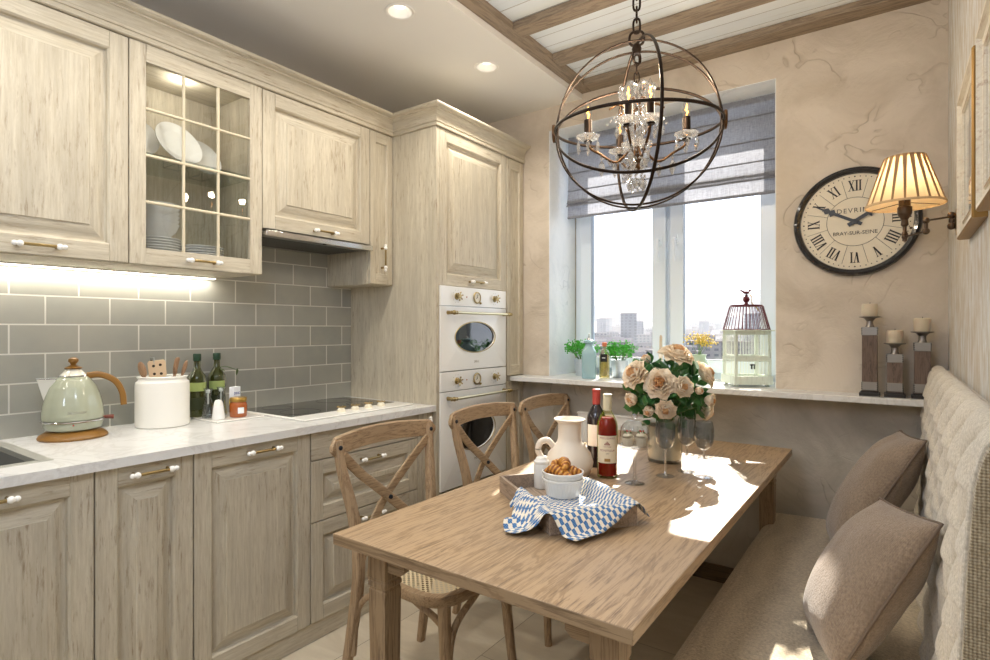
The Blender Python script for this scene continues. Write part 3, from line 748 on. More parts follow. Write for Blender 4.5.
# --- ovens
M_enamel = plain('white_enamel', (238,238,234), .22, coat=.3)
M_ovglass = plain('oven_glass', (20,22,24), .03, coat=.6)
M_clock = plain('dial_face', (236,230,214), .4)
def oven(z0, z1, zp, zo, ra, rb, label):
    """z0..z1 overall, zp: underside of the control panel"""
    y0, y1 = 2.2245, 2.8235; xf = -1.93
    root = thing('oven', label, 'oven', (-2.2, 2.524, z0)); L = root.location
    b = MB(); b.box(-2.45, xf-.025, y0+.012, y1-.012, z0+.004, z1-.004); b.build('body', M_steel, root, L)
    b = MB(); b.box(xf-.024, xf, y0, y1, zp+.002, z1-.0015); cp = b.build('control_panel', M_enamel, root, L, bevel=.002)
    zc = (zp+z1)/2
    for y in (2.225+.13, 2.824-.12):
        q = MB(); q.lathe([(0, 0), (.019, 0), (.017, .004), (.010, .006), (.009, .02), (.012, .024), (0, .027)], 20, (xf, y, zc), 'x')
        for k in range(6):
            a = k*PI/3+.3; q.sweep([(xf+.022, y, zc), (xf+.024, y+.019*math.cos(a), zc+.019*math.sin(a))], .003, n=6, up=(1,0,0)); q.ball((xf+.024, y+.021*math.cos(a), zc+.021*math.sin(a)), .0045, 8)
        q.build('knob', M_brass, root, L)
        q = MB()
        for k in range(10):
            a = k*2*PI/10; q.lathe([(0, .0006), (.0016, .0006), (.0016, 0)], 6, (xf, y+.034*math.cos(a), zc+.034*math.sin(a)), 'x')
        q.build('dial_marks', plain('mark_grey', (120,110,90), .5), cp, L)
    q = MB(); yc = 2.53
    q.m = 0; q.lathe([(.030, 0), (.034, .004), (.032, .008), (.027, .009), (.026, .006)], 28, (xf, yc, zc), 'x')
    q.m = 1; q.lathe([(0, .005), (.027, .005)], 28, (xf, yc, zc), 'x')
    q.m = 2; q.sweep([(xf+.0065, yc, zc), (xf+.0065, yc+.004, zc+.017)], .0012, n=6, up=(1,0,0)); q.sweep([(xf+.0065, yc, zc), (xf+.0065, yc-.012, zc-.004)], .0014, n=6, up=(1,0,0))
    q.m = 0; q.ball((xf+.006, yc+.03, zc-.03), .007, 10)
    q.build('clock', [M_brass, M_clock, M_black], root, L)
    q = MB(); q.lathe([(0, .003), (.004, .002), (.004, 0)], 12, (xf, 2.44, zc), 'x'); q.build('pilot_light', plain('amber_light', (180,110,50), .3), root, L)
    # door with an oval opening: bars of quads between oval and rectangle
    a0, a1, b0, b1 = y0, y1, z0+.002, zp-.002; cy = (a0+a1)/2
    d = MB(); n = 64
    def rect(t):
        c, s = math.cos(t), math.sin(t)
        k = min(((a1-cy) if c > 0 else (cy-a0))/abs(c) if abs(c) > 1e-9 else 9, ((b1-zo) if s > 0 else (zo-b0))/abs(s) if abs(s) > 1e-9 else 9)
        return cy+c*k, zo+s*k
    ts = sorted(set([2*PI*i/n for i in range(n)]+[math.atan2(z-zo, y-cy) % (2*PI) for y in (a0, a1) for z in (b0, b1)]))
    m_ = len(ts); vs = []
    for t in ts:
        ry, rz = rect(t); oy, oz = cy+ra*math.cos(t), zo+rb*math.sin(t)
        vs += [(xf-.024, ry, rz), (xf-.001, ry, rz), (xf, ry+(cy-ry)*.006, rz+(zo-rz)*.006), (xf, cy+(oy-cy)*1.03, zo+(oz-zo)*1.03), (xf-.004, oy, oz), (xf-.02, oy, oz)]
    fs = []
    for i in range(m_):
        j = (i+1) % m_
        for k in range(5): fs.append((6*i+k, 6*j+k, 6*j+k+1, 6*i+k+1))
    d.add(vs, fs); door = d.build('door', M_enamel, root, L, ang=30)
    w = MB(); w.add([(xf-.008, cy+ra*1.01*math.cos(t), zo+rb*1.01*math.sin(t)) for t in ts], [tuple(range(m_))]); w.build('window', M_ovglass, door, L, smooth=False)
    w = MB(); pts = [(xf+.0005, cy+ra*1.03*math.cos(t), zo+rb*1.03*math.sin(t)) for t in ts]; w.sweep(pts, .003, n=6, up=(1,0,0), closed=True); w.build('window_rim', M_brass, door, L)
    hz = zp-.035; h = MB(); hx = xf+.045
    h.m = 0; h.sweep([(hx, y0+.065, hz), (hx, y1-.02, hz)], .0075, n=12, up=(1,0,0))
    h.m = 1
    for y in (y0+.055, y1-.03):
        h.sweep([(xf, y, hz), (hx, y, hz)], [.011, .007], n=12); h.ball((hx, y, hz), .0125, 14); h.ball((hx, y+(.02 if y > 2.5 else -.02), hz), .0095, 12); h.ball((hx, y-(.02 if y > 2.5 else -.02), hz), .010, 12)
    h.build('handle', [plain('pale_brass', (206,198,166), .3, metal=1), M_brass], door, L)
    q = MB(); text_into(q, 'SMEG', .018, Matrix.Translation((xf+.0003, cy+.005, zo-rb-.055)) @ Matrix(((0,0,1,0),(1,0,0,0),(0,1,0,0),(0,0,0,1))), .0002); q.build('badge', plain('badge_grey', (150,144,130), .4), door, L, smooth=False)
    return root
oven(1.075, 1.5295, 1.422, 1.255, .18, .083, 'upper white compact oven with brass rail and oval window')
oven(.448, 1.0735, .968, .735, .18, .105, 'lower white oven with brass rail, partly behind the chair backs')
# ================================================================ TABLE, CHAIRS, BENCH
M_oak_y = mat_oak('table_oak_long', 'y', (182,154,120), (154,127,95), (86,64,44), .42, wash=(160,140,118))
M_oak_z = mat_oak('table_oak_upright', 'z', (156,132,102), (134,110,82), (88,68,48), .5)
M_oak_x = mat_oak('table_oak_across', 'x', (156,132,102), (134,110,82), (88,68,48), .5)
TX0, TX1, TY0, TY1, TZ = -1.237, -.392, .984, 2.902, .75
def table():
    root = thing('dining_table', 'long rectangular oak dining table with square legs', 'table', ((TX0+TX1)/2, (TY0+TY1)/2, 0)); L = root.location
    a = MB(); a.box(TX0, TX1, TY0, TY1, TZ-.03, TZ); a.mi[2] = a.mi[3] = 1; a.build('tabletop', [M_oak_y, M_oak_x], root, L, bevel=.0025)
    i = .065; w = .065
    xs = (TX0+i, TX1-i-w+.01); ys = (TY0+i, TY1-i-w)
    for b0, b1 in ((ys[0]+.03, ys[0]+.052), (ys[1]+w-.052, ys[1]+w-.03)):
        a = MB(); a.box(xs[0]+w+.0005, xs[1]-.0005, b0, b1, .672, TZ-.031); a.build('apron', M_oak_x, root, L, bevel=.001)
    for b0, b1 in ((xs[0]+.03, xs[0]+.052), (xs[1]+w-.052, xs[1]+w-.03)):
        a = MB(); a.box(b0, b1, ys[0]+w+.0005, ys[1]-.0005, .672, TZ-.031); a.build('apron', M_oak_y, root, L, bevel=.001)
    for x0_, s in ((xs[0]+w, 1), (xs[1], -1)):
        a = MB(); a.prism([(x0_+s*.0005, .650), (x0_+s*.045, .650), (x0_+s*.062, .664), (x0_+s*.062, TZ-.031), (x0_+s*.0005, TZ-.031)], ys[0]+.010, ys[0]+.0295, 'y'); a.build('corner_bracket', M_oak_x, root, L, bevel=.001)
    for x in xs:
        for y in ys:
            a = MB(); c = (x+w/2, y+w/2)
            secs = [(.0, .76), (.02, .76), (.595, .96), (.597, .90), (.603, .90), (.605, 1.0), (.617, 1.0), (.619, .92), (.625, .92), (.627, 1.0), (TZ-.0305, 1.0)]
            vs = []
            for z, k in secs:
                h = w/2*k
                vs += [(c[0]-h, c[1]-h, z), (c[0]+h, c[1]-h, z), (c[0]+h, c[1]+h, z), (c[0]-h, c[1]+h, z)]
            fs = [(3,2,1,0), tuple(4*(len(secs)-1)+q for q in range(4))]
            for s in range(len(secs)-1):
                for q in range(4): fs.append((4*s+q, 4*s+(q+1) % 4, 4*s+4+(q+1) % 4, 4*s+4+q))
            a.add(vs, fs); a.build('leg', M_oak_z, root, L, bevel=.0015, ang=20)
table()

M_chair = mat_oak('chair_elm', 'z', (178,153,122), (152,126,97), (98,78,58), .5, scale=1.4)
M_chair_y = mat_oak('chair_elm_bent', 'y', (178,153,122), (152,126,97), (98,78,58), .5, scale=1.4)
M_iron = plain('dark_iron', (52,54,60), .45, metal=.8)
def mat_cane():
    m, nt, out = new_mat('woven_cane'); b = bsdf(nt, out, (214,196,160), .6)
    v = coords(nt, rnd=False)
    vo = N(nt, 'ShaderNodeTexVoronoi', feature='F1'); vo.inputs['Scale'].default_value = 66; vo.inputs['Randomness'].default_value = 0
    mp = N(nt, 'ShaderNodeMapping'); mp.inputs['Rotation'].default_value = (0,0,PI/4); nt.links.new(v, mp.inputs[0])
    fl = N(nt, 'ShaderNodeVectorMath', operation='MULTIPLY'); fl.inputs[1].default_value = (1,1,0); nt.links.new(mp.outputs[0], fl.inputs[0]); nt.links.new(fl.outputs[0], vo.inputs['Vector'])
    lt = N(nt, 'ShaderNodeMath', operation='LESS_THAN'); lt.inputs[1].default_value = .34; nt.links.new(vo.outputs['Distance'], lt.inputs[0])
    t = N(nt, 'ShaderNodeBsdfTransparent'); mx = N(nt, 'ShaderNodeMixShader'); nt.links.new(lt.outputs[0], mx.inputs[0])
    nt.links.new(b.outputs[0], mx.inputs[1]); nt.links.new(t.outputs[0], mx.inputs[2]); nt.links.new(mx.outputs[0], out.inputs[0]); return m
M_cane = mat_cane()
def superq(a, b, n=40, e=3.2, taper=0):
    pts = []
    for i in range(n):
        t = 2*PI*i/n; c, s = math.cos(t), math.sin(t)
        x = math.copysign(abs(c)**(2/e), c)*a; y = math.copysign(abs(s)**(2/e), s)*b
        pts.append((x, y*(1+taper*x/a)))
    return pts
def make_chair(loc, label):
    root = thing('dining_chair', label, 'chair', loc, group='cross-back dining chairs along the table')
    SH = .455
    # seat frame ring (front is +x)
    so = superq(.215, .215, 48, 4, .06); si = superq(.180, .180, 48, 4.5, .06); a = MB()
    lay = [(so, SH-.034, .985), (so, SH-.028, 1.0), (so, SH-.006, 1.0), (so, SH, .985), (si, SH, 1.03), (si, SH-.004, 1.0), (si, SH-.034, 1.0)]
    vs = [(x*k, y*k, z) for s, z, k in lay for x, y in s]; n = 48; fs = []
    for q in range(len(lay)):
        r = (q+1) % len(lay)
        for i in range(n): fs.append((q*n+i, q*n+(i+1) % n, r*n+(i+1) % n, r*n+i))
    a.add(vs, fs); a.build('seat_frame', M_chair_y, root, ang=50)
    a = MB(); k = 12
    pts = [(0, 0, SH-.012)]+[(x*1.01, y*1.01, SH-.004) for x, y in si]
    a.add(pts, [(0, 1+i, 1+(i+1) % n) for i in range(n)]); a.build('cane_seat', M_cane, root, ang=60, fixn=False)
    # rear legs run up into the back posts
    for s in (-1, 1):
        p = bez([(-.275, s*.205, 0), (-.235, s*.195, .22), (-.205, s*.190, .44), (-.215, s*.200, .62), (-.248, s*.228, .80), (-.262, s*.238, .905)], 7)
        R = [.0135+.004*math.sin(PI*min(1, i/(len(p)-1)*1.15)) for i in range(len(p))]
        a = MB(); a.sweep(p, R, n=12, up=(1,0,0), shape='rect', ry=[r*1.08 for r in R]); a.build('rear_leg', M_chair, root, ang=50)
        p = bez([(.205, s*.192, 0), (.192, s*.18, .15), (.180, s*.172, .30), (.172, s*.168, .425)], 7)
        a = MB(); a.sweep(p, [.0150+.007*i/(len(p)-1) for i in range(len(p))], n=12, up=(1,0,0)); a.build('front_leg', M_chair, root, ang=50)
    # bent top rail, bowed back and wrapping the post tops
    a = MB(); n = 26; pr = []
    for i in range(n+1):
        u = -1+2*i/n; pr.append((u))
    rows = []
    for u in pr:
        y = u*.268; x = -.258-.040*(1-u*u); zc = .880+.016*(1-abs(u)**2.2)
        hw = .035 if abs(u) < .9 else .035*math.sqrt(max(.08, 1-((abs(u)-.9)/.1)**2*.9))
        rows.append([(x+dx, y, zc+dz) for dx, dz in ((.009, -hw+.003), (.009, hw-.004), (.005, hw), (-.005, hw), (-.009, hw-.004), (-.009, -hw+.003), (-.005, -hw), (.005, -hw))])
    a.grid(n+1, 8, lambda u, v: rows[int(round(u*n))][int(round(v*8)) % 8], cv=True)
    a.add(rows[0], [tuple(range(8))]); a.add(rows[-1], [tuple(range(8))[::-1]]); a.build('top_rail', M_chair_y, root, ang=40)
    # crossed braces
    for s in (-1, 1):
        p = bez([(-.250, s*.222, .852), (-.262-.004*s, s*.13, .765), (-.258-.010*s, 0, .655), (-.238-.006*s, -s*.10, .56), (-.212, -s*.172, .475)], 8)
        a = MB(); a.sweep(p, .0055, n=12, up=(1,0,0), shape='rect', ry=.018); a.build('cross_brace', M_chair_y, root, ang=50)
    # bentwood hoops between leg and seat
    for s in (-1, 1):
        for (p0, p1, p2) in (((.192, s*.182, .14), (.178, s*.165, .33), (.05, s*.185, .418)), ((.197, s*.178, .14), (.19, s*.145, .33), (.195, s*.02, .418)), ((-.232, s*.192, .14), (-.205, s*.186, .32), (-.07, s*.185, .418))):
            a = MB(); p = bez([p0, p1, p2], 9); a.sweep(p, .0115, n=10, up=(0,0,1)); a.build('bent_brace', M_chair, root, ang=50)
    for (x, y, z) in [(-.247, s*.236, .882) for s in (-1, 1)]+[(-.240, 0, .655)]:
        a = MB(); a.lathe([(.0085, -.008), (.0085, .003), (.006, .006), (0, .0075)], 14, (x, y, z), 'x'); a.build('bolt', M_iron, root)
    return root
CH = [((-1.345, 1.535, 0), 'wooden cross-back chair nearest the near end of the dining table, under the hob counter side'),
      ((-1.372, 2.207, 0), 'wooden cross-back chair standing in front of the white ovens'),
      ((-1.335, 2.725, 0), 'wooden cross-back chair standing beside the window wall, behind the white jug')]
c0 = make_chair(*CH[0])
c0['label'] = 'wooden cross-back chair in front of the drawer cabinet, its cane seat in view'
for loc, lab in CH[1:]: dup(c0, loc, label=lab)

# ---- bench
M_linen = mat_fabric('oat_linen', (218,204,178), (150,134,110), 420, strength=.9, dist=.003, wv=.3)
M_linen_back = mat_fabric('pale_linen', (220,212,196), (172,162,144), 520, strength=.6, wv=.2)
M_weave = mat_fabric('coarse_weave', (200,186,158), (132,116,90), 260, strength=1.0, dist=.005)
BX0, BY0, BY1 = -.505, 1.10, 3.02
def bench():
    root = thing('bench', 'upholstered linen bench with a tall pleated backrest along the right wall', 'bench', (-.15, 2.05, 0)); L = root.location
    root['label'] = 'upholstered oat linen bench with a tall tufted backrest standing along the brushed wallpaper wall'
    # seat cushion
    x0, x1, y0, y1, z0, z1 = BX0, .06, BY0-.25, BY1-.01, .30, .425
    a = MB(); nu, nv = 40, 70
    def top(u, v):
        x = x0+(x1-x0)*u; y = y0+(y1-y0)*v
        e = .055
        du = min(u*(x1-x0), 9)/e; dv = min((1-v)*(y1-y0), v*(y1-y0))/e
        f = 1
        if du < 1: f = math.sqrt(max(0, 1-(1-du)**2))
        if dv < 1: f = min(f, math.sqrt(max(0, 1-(1-dv)**2)))
        return (x, y, z1-.05+.05*f+.008*math.sin(PI*u)+.002*noise.noise(Vector((x*5, y*5, 0))))
    def gu(i, n): t = i/(n-1); return t*t*.5+t*.5
    us = [0, .005, .012, .025, .045, .07, .1]+[.1+.9*i/(nu-7) for i in range(1, nu-6)]
    vs_ = [0, .002, .006, .012, .02, .03]+[.03+.94*i/(nv-12) for i in range(1, nv-12)]+[.97, .98, .988, .994, .998, 1]
    a.grid(len(us), len(vs_), lambda u, v: top(us[int(round(u*(len(us)-1)))], vs_[int(round(v*(len(vs_)-1)))]))
    # skirt
    ring = [(x0, y0), (x1, y0), (x1, y1), (x0, y1)]
    for i in range(4):
        p, q = ring[i], ring[(i+1) % 4]
        a.add([(p[0], p[1], z1-.05), (q[0], q[1], z1-.05), (q[0], q[1], z0), (p[0], p[1], z0)], [(0,1,2,3)])
    a.add([(p[0], p[1], z0) for p in ring], [(0,1,2,3)])
    a.build('seat', M_linen, root, L, ang=60)
    b = MB(); b.box(x0+.03, x1, y0+.03, y1, .10, z0); b.build('base', M_linen, root, L, bevel=.005)
    for y in (y0+.08, (y0+y1)/2, y1-.08):
        for x in (x0+.08, x1-.05):
            q = MB(); q.lathe([(0, 0), (.018, 0), (.026, .1), (0, .1)], 16, (x, y, 0)); q.build('foot', M_oak_z, root, L)
    # back: profile front face x(z); deep diamond tufting with buttons
    zt = 1.155; zb = .40
    prof = [(.055, .40), (.066, .50), (.074, .60), (.080, .72), (.085, .84), (.090, .95), (.097, 1.05), (.103, 1.09), (.112, 1.12), (.124, 1.14), (.14, 1.152), (.158, 1.155), (.1735, 1.15)]
    P = bez([(x, 0, z) for x, z in prof], 8)
    # even arc-length samples
    d = [0]
    for i in range(1, len(P)): d.append(d[-1]+(P[i]-P[i-1]).length)
    T = d[-1]
    def at(s):
        s = max(0, min(T, s))
        for i in range(1, len(P)):
            if d[i] >= s-1e-9:
                k = (s-d[i-1])/max(1e-9, d[i]-d[i-1]); return P[i-1].lerp(P[i], k), (P[i]-P[i-1]).normalized()
        return P[-1], (P[-1]-P[-2]).normalized()
    pw, ph = .0975, .10                       # diamond half pitch
    s_top = T-.07                            # tufting ends at the roll; vertical pleats run over the top
    def hgt(y, s):
        q = s_top-s
        if q > 0:
            a_ = (y-BY0)/pw; b_ = q/ph
            u_ = (a_+b_)*.5; v_ = (a_-b_)*.5
            fu = abs(math.sin(PI*u_)); fv = abs(math.sin(PI*v_))
            h = .021*(min(fu, fv)**.32)+.007*(fu*fv)**.5
            # lower edge of each diamond overlaps the next one like a fold
            w = ((v_-u_) % 1.0); h += .006*(1-w)*min(1, min(fu, fv)*4)
            return h*min(1, 1)
        a_ = (y-BY0)/pw; return .026*abs(math.sin(PI*(a_)*.5*1.0))**.4*max(0, min(1, (T-s)/.05))
    a = MB(); nu, nv = 330, 110
    def f(u, v):
        y = BY0+.02+(BY1-BY0-.02)*u; s = T*v; p, t = at(s)
        nrm = Vector((-t.z, 0, t.x)); h = hgt(y, s)
        e = min((BY1-y), (y-BY0-.02)+.012)/.03
        h *= max(0, min(1, e))
        return (p.x+nrm.x*(h-.022), y, p.z+nrm.z*(h-.022))
    a.grid(nu, nv, f); a.build('tufted_back', M_linen_back, root, L, ang=80)
    # near end panel and body behind the tufting
    b = MB(); poly = [(.17, .40)]+[(p.x-.016*0+.0, p.z) for p in P]+[(.1735, .40)]
    poly = [(p.x-.004, p.z-.001) for p in P]+[(.1735, .40)]
    b.prism(poly, BY0-.012, BY0+.03, 'y'); b.build('end_panel', M_weave, root, L, bevel=.004, ang=50)
    b = MB(); b.sweep([(p.x-.005, BY0+.012, p.z) for p in P], .0045, n=8, up=(0,1,0)); b.build('piping', M_linen_back, root, L)
    b = MB(); b.prism([(.085, .10), (.085, .40), (.118, 1.05), (.1735, 1.13), (.1735, .10)], BY0+.03, BY1, 'y'); b.build('back_frame', M_linen_back, root, L)
    return root
bench()

# ---- pillows: parametric cushion, placed by three corners
M_pillow = mat_fabric('brown_linen', (154,136,117), (114,97,81), 420, strength=.9, dist=.003, big=9, wv=.25)
def pillow(label, nt_, ft, fb, puff, seed, sag=.1):
    """corners: near-top, far-top, far-bottom (world); puff: total thickness"""
    A, B, C = Vector(nt_), Vector(ft), Vector(fb); D = A+(C-B)
    ctr = (A+B+C+D)/4; nrm = (B-A).cross(C-B).normalized()
    if nrm.x > 0: nrm = -nrm
    root = thing('pillow', label, 'pillow', tuple(ctr), group=None); n = 44; rnd = random.Random(seed)
    ph = [rnd.uniform(0, 6) for _ in range(6)]
    def surf(side):
        def f(u, v):
            s = 2*u-1; t = 2*v-1
            # pinch the sides inwards between corners
            k = .035; ss = s*(1-k*(1-t*t)); tt = t*(1-k*(1-s*s))
            p = A+(B-A)*((ss+1)/2)+(D-A)*((tt+1)/2)
            h = puff/2*((1-abs(s)**2.6)**.62)*((1-abs(t)**2.6)**.62)
            w = .0015*math.sin(9*s+ph[0]+3*t)*(1-s*s)
            r = math.hypot(s, t); w += .0035*math.sin(5*math.atan2(t, s)+ph[2])*(r**3)*(1-max(abs(s), abs(t))**6)
            w += .006*noise.noise(Vector((s*2.2+seed, t*2.2, side)))*(1-max(abs(s), abs(t))**4)
            return p+nrm*side*(h+w)-ctr
        return f
    a = MB(); a.grid(n, n, surf(1)); a.grid(n, n, surf(-1), flip=True)
    a.build('cover', M_pillow, root, ang=180)
    fr = surf(1); e = [fr(i/30, 0) for i in range(30)]+[fr(1, i/30) for i in range(30)]+[fr(1-i/30, 1) for i in range(30)]+[fr(0, 1-i/30) for i in range(30)]
    b = MB(); b.sweep(e, .0035, n=8, closed=True, up=nrm); b.build('piping', plain('brown_piping', (108,93,79), .8), root, ang=180)
pillow('x', (.078, 1.53, .885), (-.04, 1.98, .81), (-.232, 1.99, .41), .17, 3)
pillow('brown linen pillow', (.078, 2.32, .935), (.01, 2.74, .90), (-.235, 2.72, .45), .17, 8)
for o in bpy.data.objects:
    if o.name == 'pillow': o['label'] = 'nearer and larger-looking brown linen pillow on the bench, by its coarse woven end'
    if o.name == 'pillow.001': o['label'] = 'brown linen pillow farther along the bench, close below the candle holders'
# ================================================================ CHANDELIER
M_bronze = plain('dark_bronze', (48,38,31), .42, metal=.85)
M_bronze2 = plain('brown_bronze', (96,70,46), .38, metal=.85)
def mat_crystal(nm='crystal', k=.45, tint=(252,253,255)):
    m, nt, out = new_mat(nm); t = N(nt, 'ShaderNodeBsdfTransparent'); t.inputs[0].default_value = (*s2l(tint), 1)
    g = N(nt, 'ShaderNodeBsdfGlossy'); g.inputs['Roughness'].default_value = .02; gl = N(nt, 'ShaderNodeBsdfTranslucent'); gl.inputs[0].default_value = (.9,.92,.95,1)
    m1 = N(nt, 'ShaderNodeMixShader'); m1.inputs[0].default_value = .2; nt.links.new(g.outputs[0], m1.inputs[1]); nt.links.new(gl.outputs[0], m1.inputs[2])
    mx = N(nt, 'ShaderNodeMixShader'); mx.inputs[0].default_value = k; nt.links.new(m1.outputs[0], mx.inputs[1]); nt.links.new(t.outputs[0], mx.inputs[2]); nt.links.new(mx.outputs[0], out.inputs[0]); return m
M_crystal = mat_crystal()
def mat_litbulb():
    m, nt, out = new_mat('lit_bulb_glass'); t = N(nt, 'ShaderNodeBsdfTransparent'); e = N(nt, 'ShaderNodeEmission'); e.inputs[0].default_value = (1, .86, .66, 1); e.inputs[1].default_value = .32
    lw = N(nt, 'ShaderNodeLayerWeight'); lw.inputs[0].default_value = .55; mx = N(nt, 'ShaderNodeMixShader'); nt.links.new(mix_scalar(nt, lw.outputs['Facing'], .75), mx.inputs[0]); nt.links.new(t.outputs[0], mx.inputs[1]); nt.links.new(e.outputs[0], mx.inputs[2]); nt.links.new(mx.outputs[0], out.inputs[0]); return m
M_bulb = mat_litbulb()
M_filament = mat_emit('filament', (255,168,70), 10)
def chandelier():
    C = Vector((-.783, 2.0, 2.046)); R = .300
    root = thing('chandelier', 'round bronze orb chandelier with crystal drops and candle bulbs hanging over the table', 'chandelier', tuple(C))
    ax = Vector((.931, .365, .0)).normalized(); fw = Vector((-.365, .931, 0)).normalized(); up = Vector((0,0,1))
    def ring(Rr, u, v, name='orb_ring', r=.0042, ry=.0068):
        r, ry = .0062, .0036
        a = MB(); n = 84; u = u.normalized(); v = v.normalized(); nrm = u.cross(v)
        a.sweep([u*Rr*math.cos(2*PI*i/n)+v*Rr*math.sin(2*PI*i/n) for i in range(n)], r, n=8, closed=True, up=nrm, ry=ry)
        # 'up' = ring normal so the band lies flat on the sphere
        return a.build(name, M_bronze, root, ang=60)
    def tilt(t): return fw*math.cos(t)+up*math.sin(t)
    ring(R, ax, tilt(math.radians(4)), r=.0068, ry=.0042); ring(R*.985, ax, tilt(math.radians(48)), r=.0068, ry=.0042)
    ring(R*.995, ax, tilt(math.radians(82)), r=.0068, ry=.0042); ring(R*.975, ax, tilt(math.radians(104)), r=.0068, ry=.0042)
    q = fw*math.cos(.26)-ax*math.sin(.26); ring(R*1.01, q, up, r=.0068, ry=.0042)
    for s in (-1, 1):
        a = MB(); a.lathe([(.034, -.004), (.034, .004), (.026, .004), (.026, -.004), (.034, -.004)], 26); o = a.build('side_band', M_bronze2, root)
        o.location = ax*s*(R+.006); o.rotation_euler = (ax).to_track_quat('Z', 'Y').to_euler()
    # top rings, chain to the ceiling
    def link(z, h, w, rot, r=.0042, nm='chain_link'):
        a = MB(); n = 20; u = Vector((math.cos(rot), math.sin(rot), 0)); pts = []
        for i in range(n):
            t = 2*PI*i/n; c, s = math.cos(t), math.sin(t)
            pts.append(u*(math.copysign(abs(c)**.6, c)*w)+Vector((0,0,z+math.copysign(abs(s)**.8, s)*h)))
        a.sweep(pts, r, n=8, closed=True, up=u.cross(up)); a.build(nm, M_bronze, root, ang=60)
    link(R+.026, .026, .026, .36, .0048, 'top_ring'); link(R-.045, .02, .02, 1.2, .004, 'top_ring')
    a = MB(); a.lathe([(0, R-.03), (.014, R-.03), (.018, R-.012), (.012, R+.004), (0, R+.004)], 16); a.build('cap', M_bronze, root)
    z = R+.072; k = 0
    while z < 2.735-C.z-.04: link(z, .027, .012, .36+(k % 2)*PI/2); z += .042; k += 1
    a = MB(); zt = 2.7375-C.z; a.lathe([(0, zt-.035), (.012, zt-.035), (.03, zt-.02), (.06, zt-.008), (.062, zt-.0005), (0, zt-.0005)], 28); a.build('canopy', M_bronze, root)
    for k in range(4): link(.245-.032*k, .02, .009, .36+(k % 2)*PI/2, .003)
    # crystal column with scalloped crown, bronze stem
    a = MB(); a.lathe([(0, .13), (.006, .13), (.006, -.10), (.018, -.105), (.022, -.12), (.012, -.135), (.016, -.15), (.008, -.17), (0, -.175)], 16); a.build('stem', M_bronze2, root)
    a = MB(); n = 48
    def crown(u, v):
        t = 2*PI*u; rr = .028+.038*v**1.6; sc = 1+.07*math.sin(8*t)*v
        return (rr*sc*math.cos(t), rr*sc*math.sin(t), .06+.08*v+.008*math.cos(8*t)*v)
    a.grid(n, 8, crown, cu=True); o = a.build('crystal_crown', M_crystal, root, ang=60); sm = o.modifiers.new('t', 'SOLIDIFY'); sm.thickness = .003
    a = MB(); a.lathe([(.012, .06), (.026, .05), (.030, .02), (.022, -.01), (.026, -.03), (.018, -.06), (.010, -.075)], 20)
    a.build('crystal_column', M_crystal, root)
    a = MB(); a.lathe([(.01, -.085), (.05, -.07), (.056, -.062), (.05, -.060), (.012, -.072)], 28); a.build('crystal_dish', M_crystal, root)
    rnd = random.Random(4)
    def drop(x, y, z, s=1.0, nm='crystal_drop'):
        a = MB(); prof = [(0, 0), (.0035, -.004), (.004, -.008), (.001, -.012), (.0075, -.022), (.0085, -.034), (.004, -.046), (0, -.052)]
        a.lathe([(r*s, z+h*s) for r, h in prof], 6, (x, y, 0)); return a.build(nm, M_crystal, root, ang=10)
    def strand(p, q, sag, n, nm='bead_strand', r=.0048):
        a = MB(); p = Vector(p); q = Vector(q)
        for i in range(n):
            t = i/(n-1); c = p.lerp(q, t)+Vector((0,0,-sag*4*t*(1-t))); a.ball(c, r, 6)
        a.build(nm, M_crystal, root, ang=10)
    na = 5; ca = Vector((0,0,-.075)); rad = .178
    base = math.atan2(ax.y, ax.x)
    angs = [base+PI*k for k in (1.06, .04, -.42, .62, 1.45)]
    tips = []
    for t in angs:
        u = Vector((math.cos(t), math.sin(t), 0)); tips.append(u)
        a = MB(); p = bez([u*.02+Vector((0,0,-.08)), u*.075+Vector((0,0,-.13)), u*.135+Vector((0,0,-.098)), u*(rad-.01)+Vector((0,0,-.078)), u*rad+Vector((0,0,-.055))], 7)
        a.sweep(p, .0048, n=8, up=(0,0,1)); a.build('arm', M_bronze2, root, ang=60)
        a = MB(); p = bez([u*.028+Vector((0,0,-.03)), u*.058+Vector((0,0,.03)), u*.042+Vector((0,0,.068)), u*.070+Vector((0,0,.082)), u*.1+Vector((0,0,.066))], 6)
        a.sweep(p, .0036, n=8, up=(0,0,1)); a.build('scroll', M_bronze2, root, ang=60)
        c = u*rad
        a = MB(); a.grid(32, 6, lambda q, v: ((.010+.034*v)*(1+.05*math.sin(16*PI*q)*v)*math.cos(2*PI*q)+c.x, (.010+.034*v)*(1+.05*math.sin(16*PI*q)*v)*math.sin(2*PI*q)+c.y, -.052+.02*v*v), cu=True)
        o = a.build('drip_dish', M_crystal, root, ang=60); sm = o.modifiers.new('t', 'SOLIDIFY'); sm.thickness = .0025
        a = MB(); a.lathe([(0, -.056), (.014, -.056), (.017, -.050), (.0145, -.046), (.0145, .028), (.012, .030), (0, .030)], 16, (c.x, c.y, 0)); cd = a.build('candle_sleeve', M_bronze, root)
        a = MB(); a.lathe([(.009, .030), (.0125, .040), (.0155, .056), (.013, .074), (.006, .092), (.0015, .102), (0, .104)], 18, (c.x, c.y, 0)); a.build('bulb', M_bulb, cd, fixn=True)
        a = MB(); a.sweep([(c.x, c.y, .034), (c.x+.004, c.y, .048), (c.x-.003, c.y+.002, .056), (c.x+.002, c.y, .066), (c.x, c.y, .078)], [.0016,.0034,.0040,.0030,.0008], n=6, up=(1,0,0)); a.build('filament', M_filament, cd)
        for k in range(6):
            b = t+k*PI/3+.4; drop(c.x+.040*math.cos(b), c.y+.040*math.sin(b), -.045, .95)
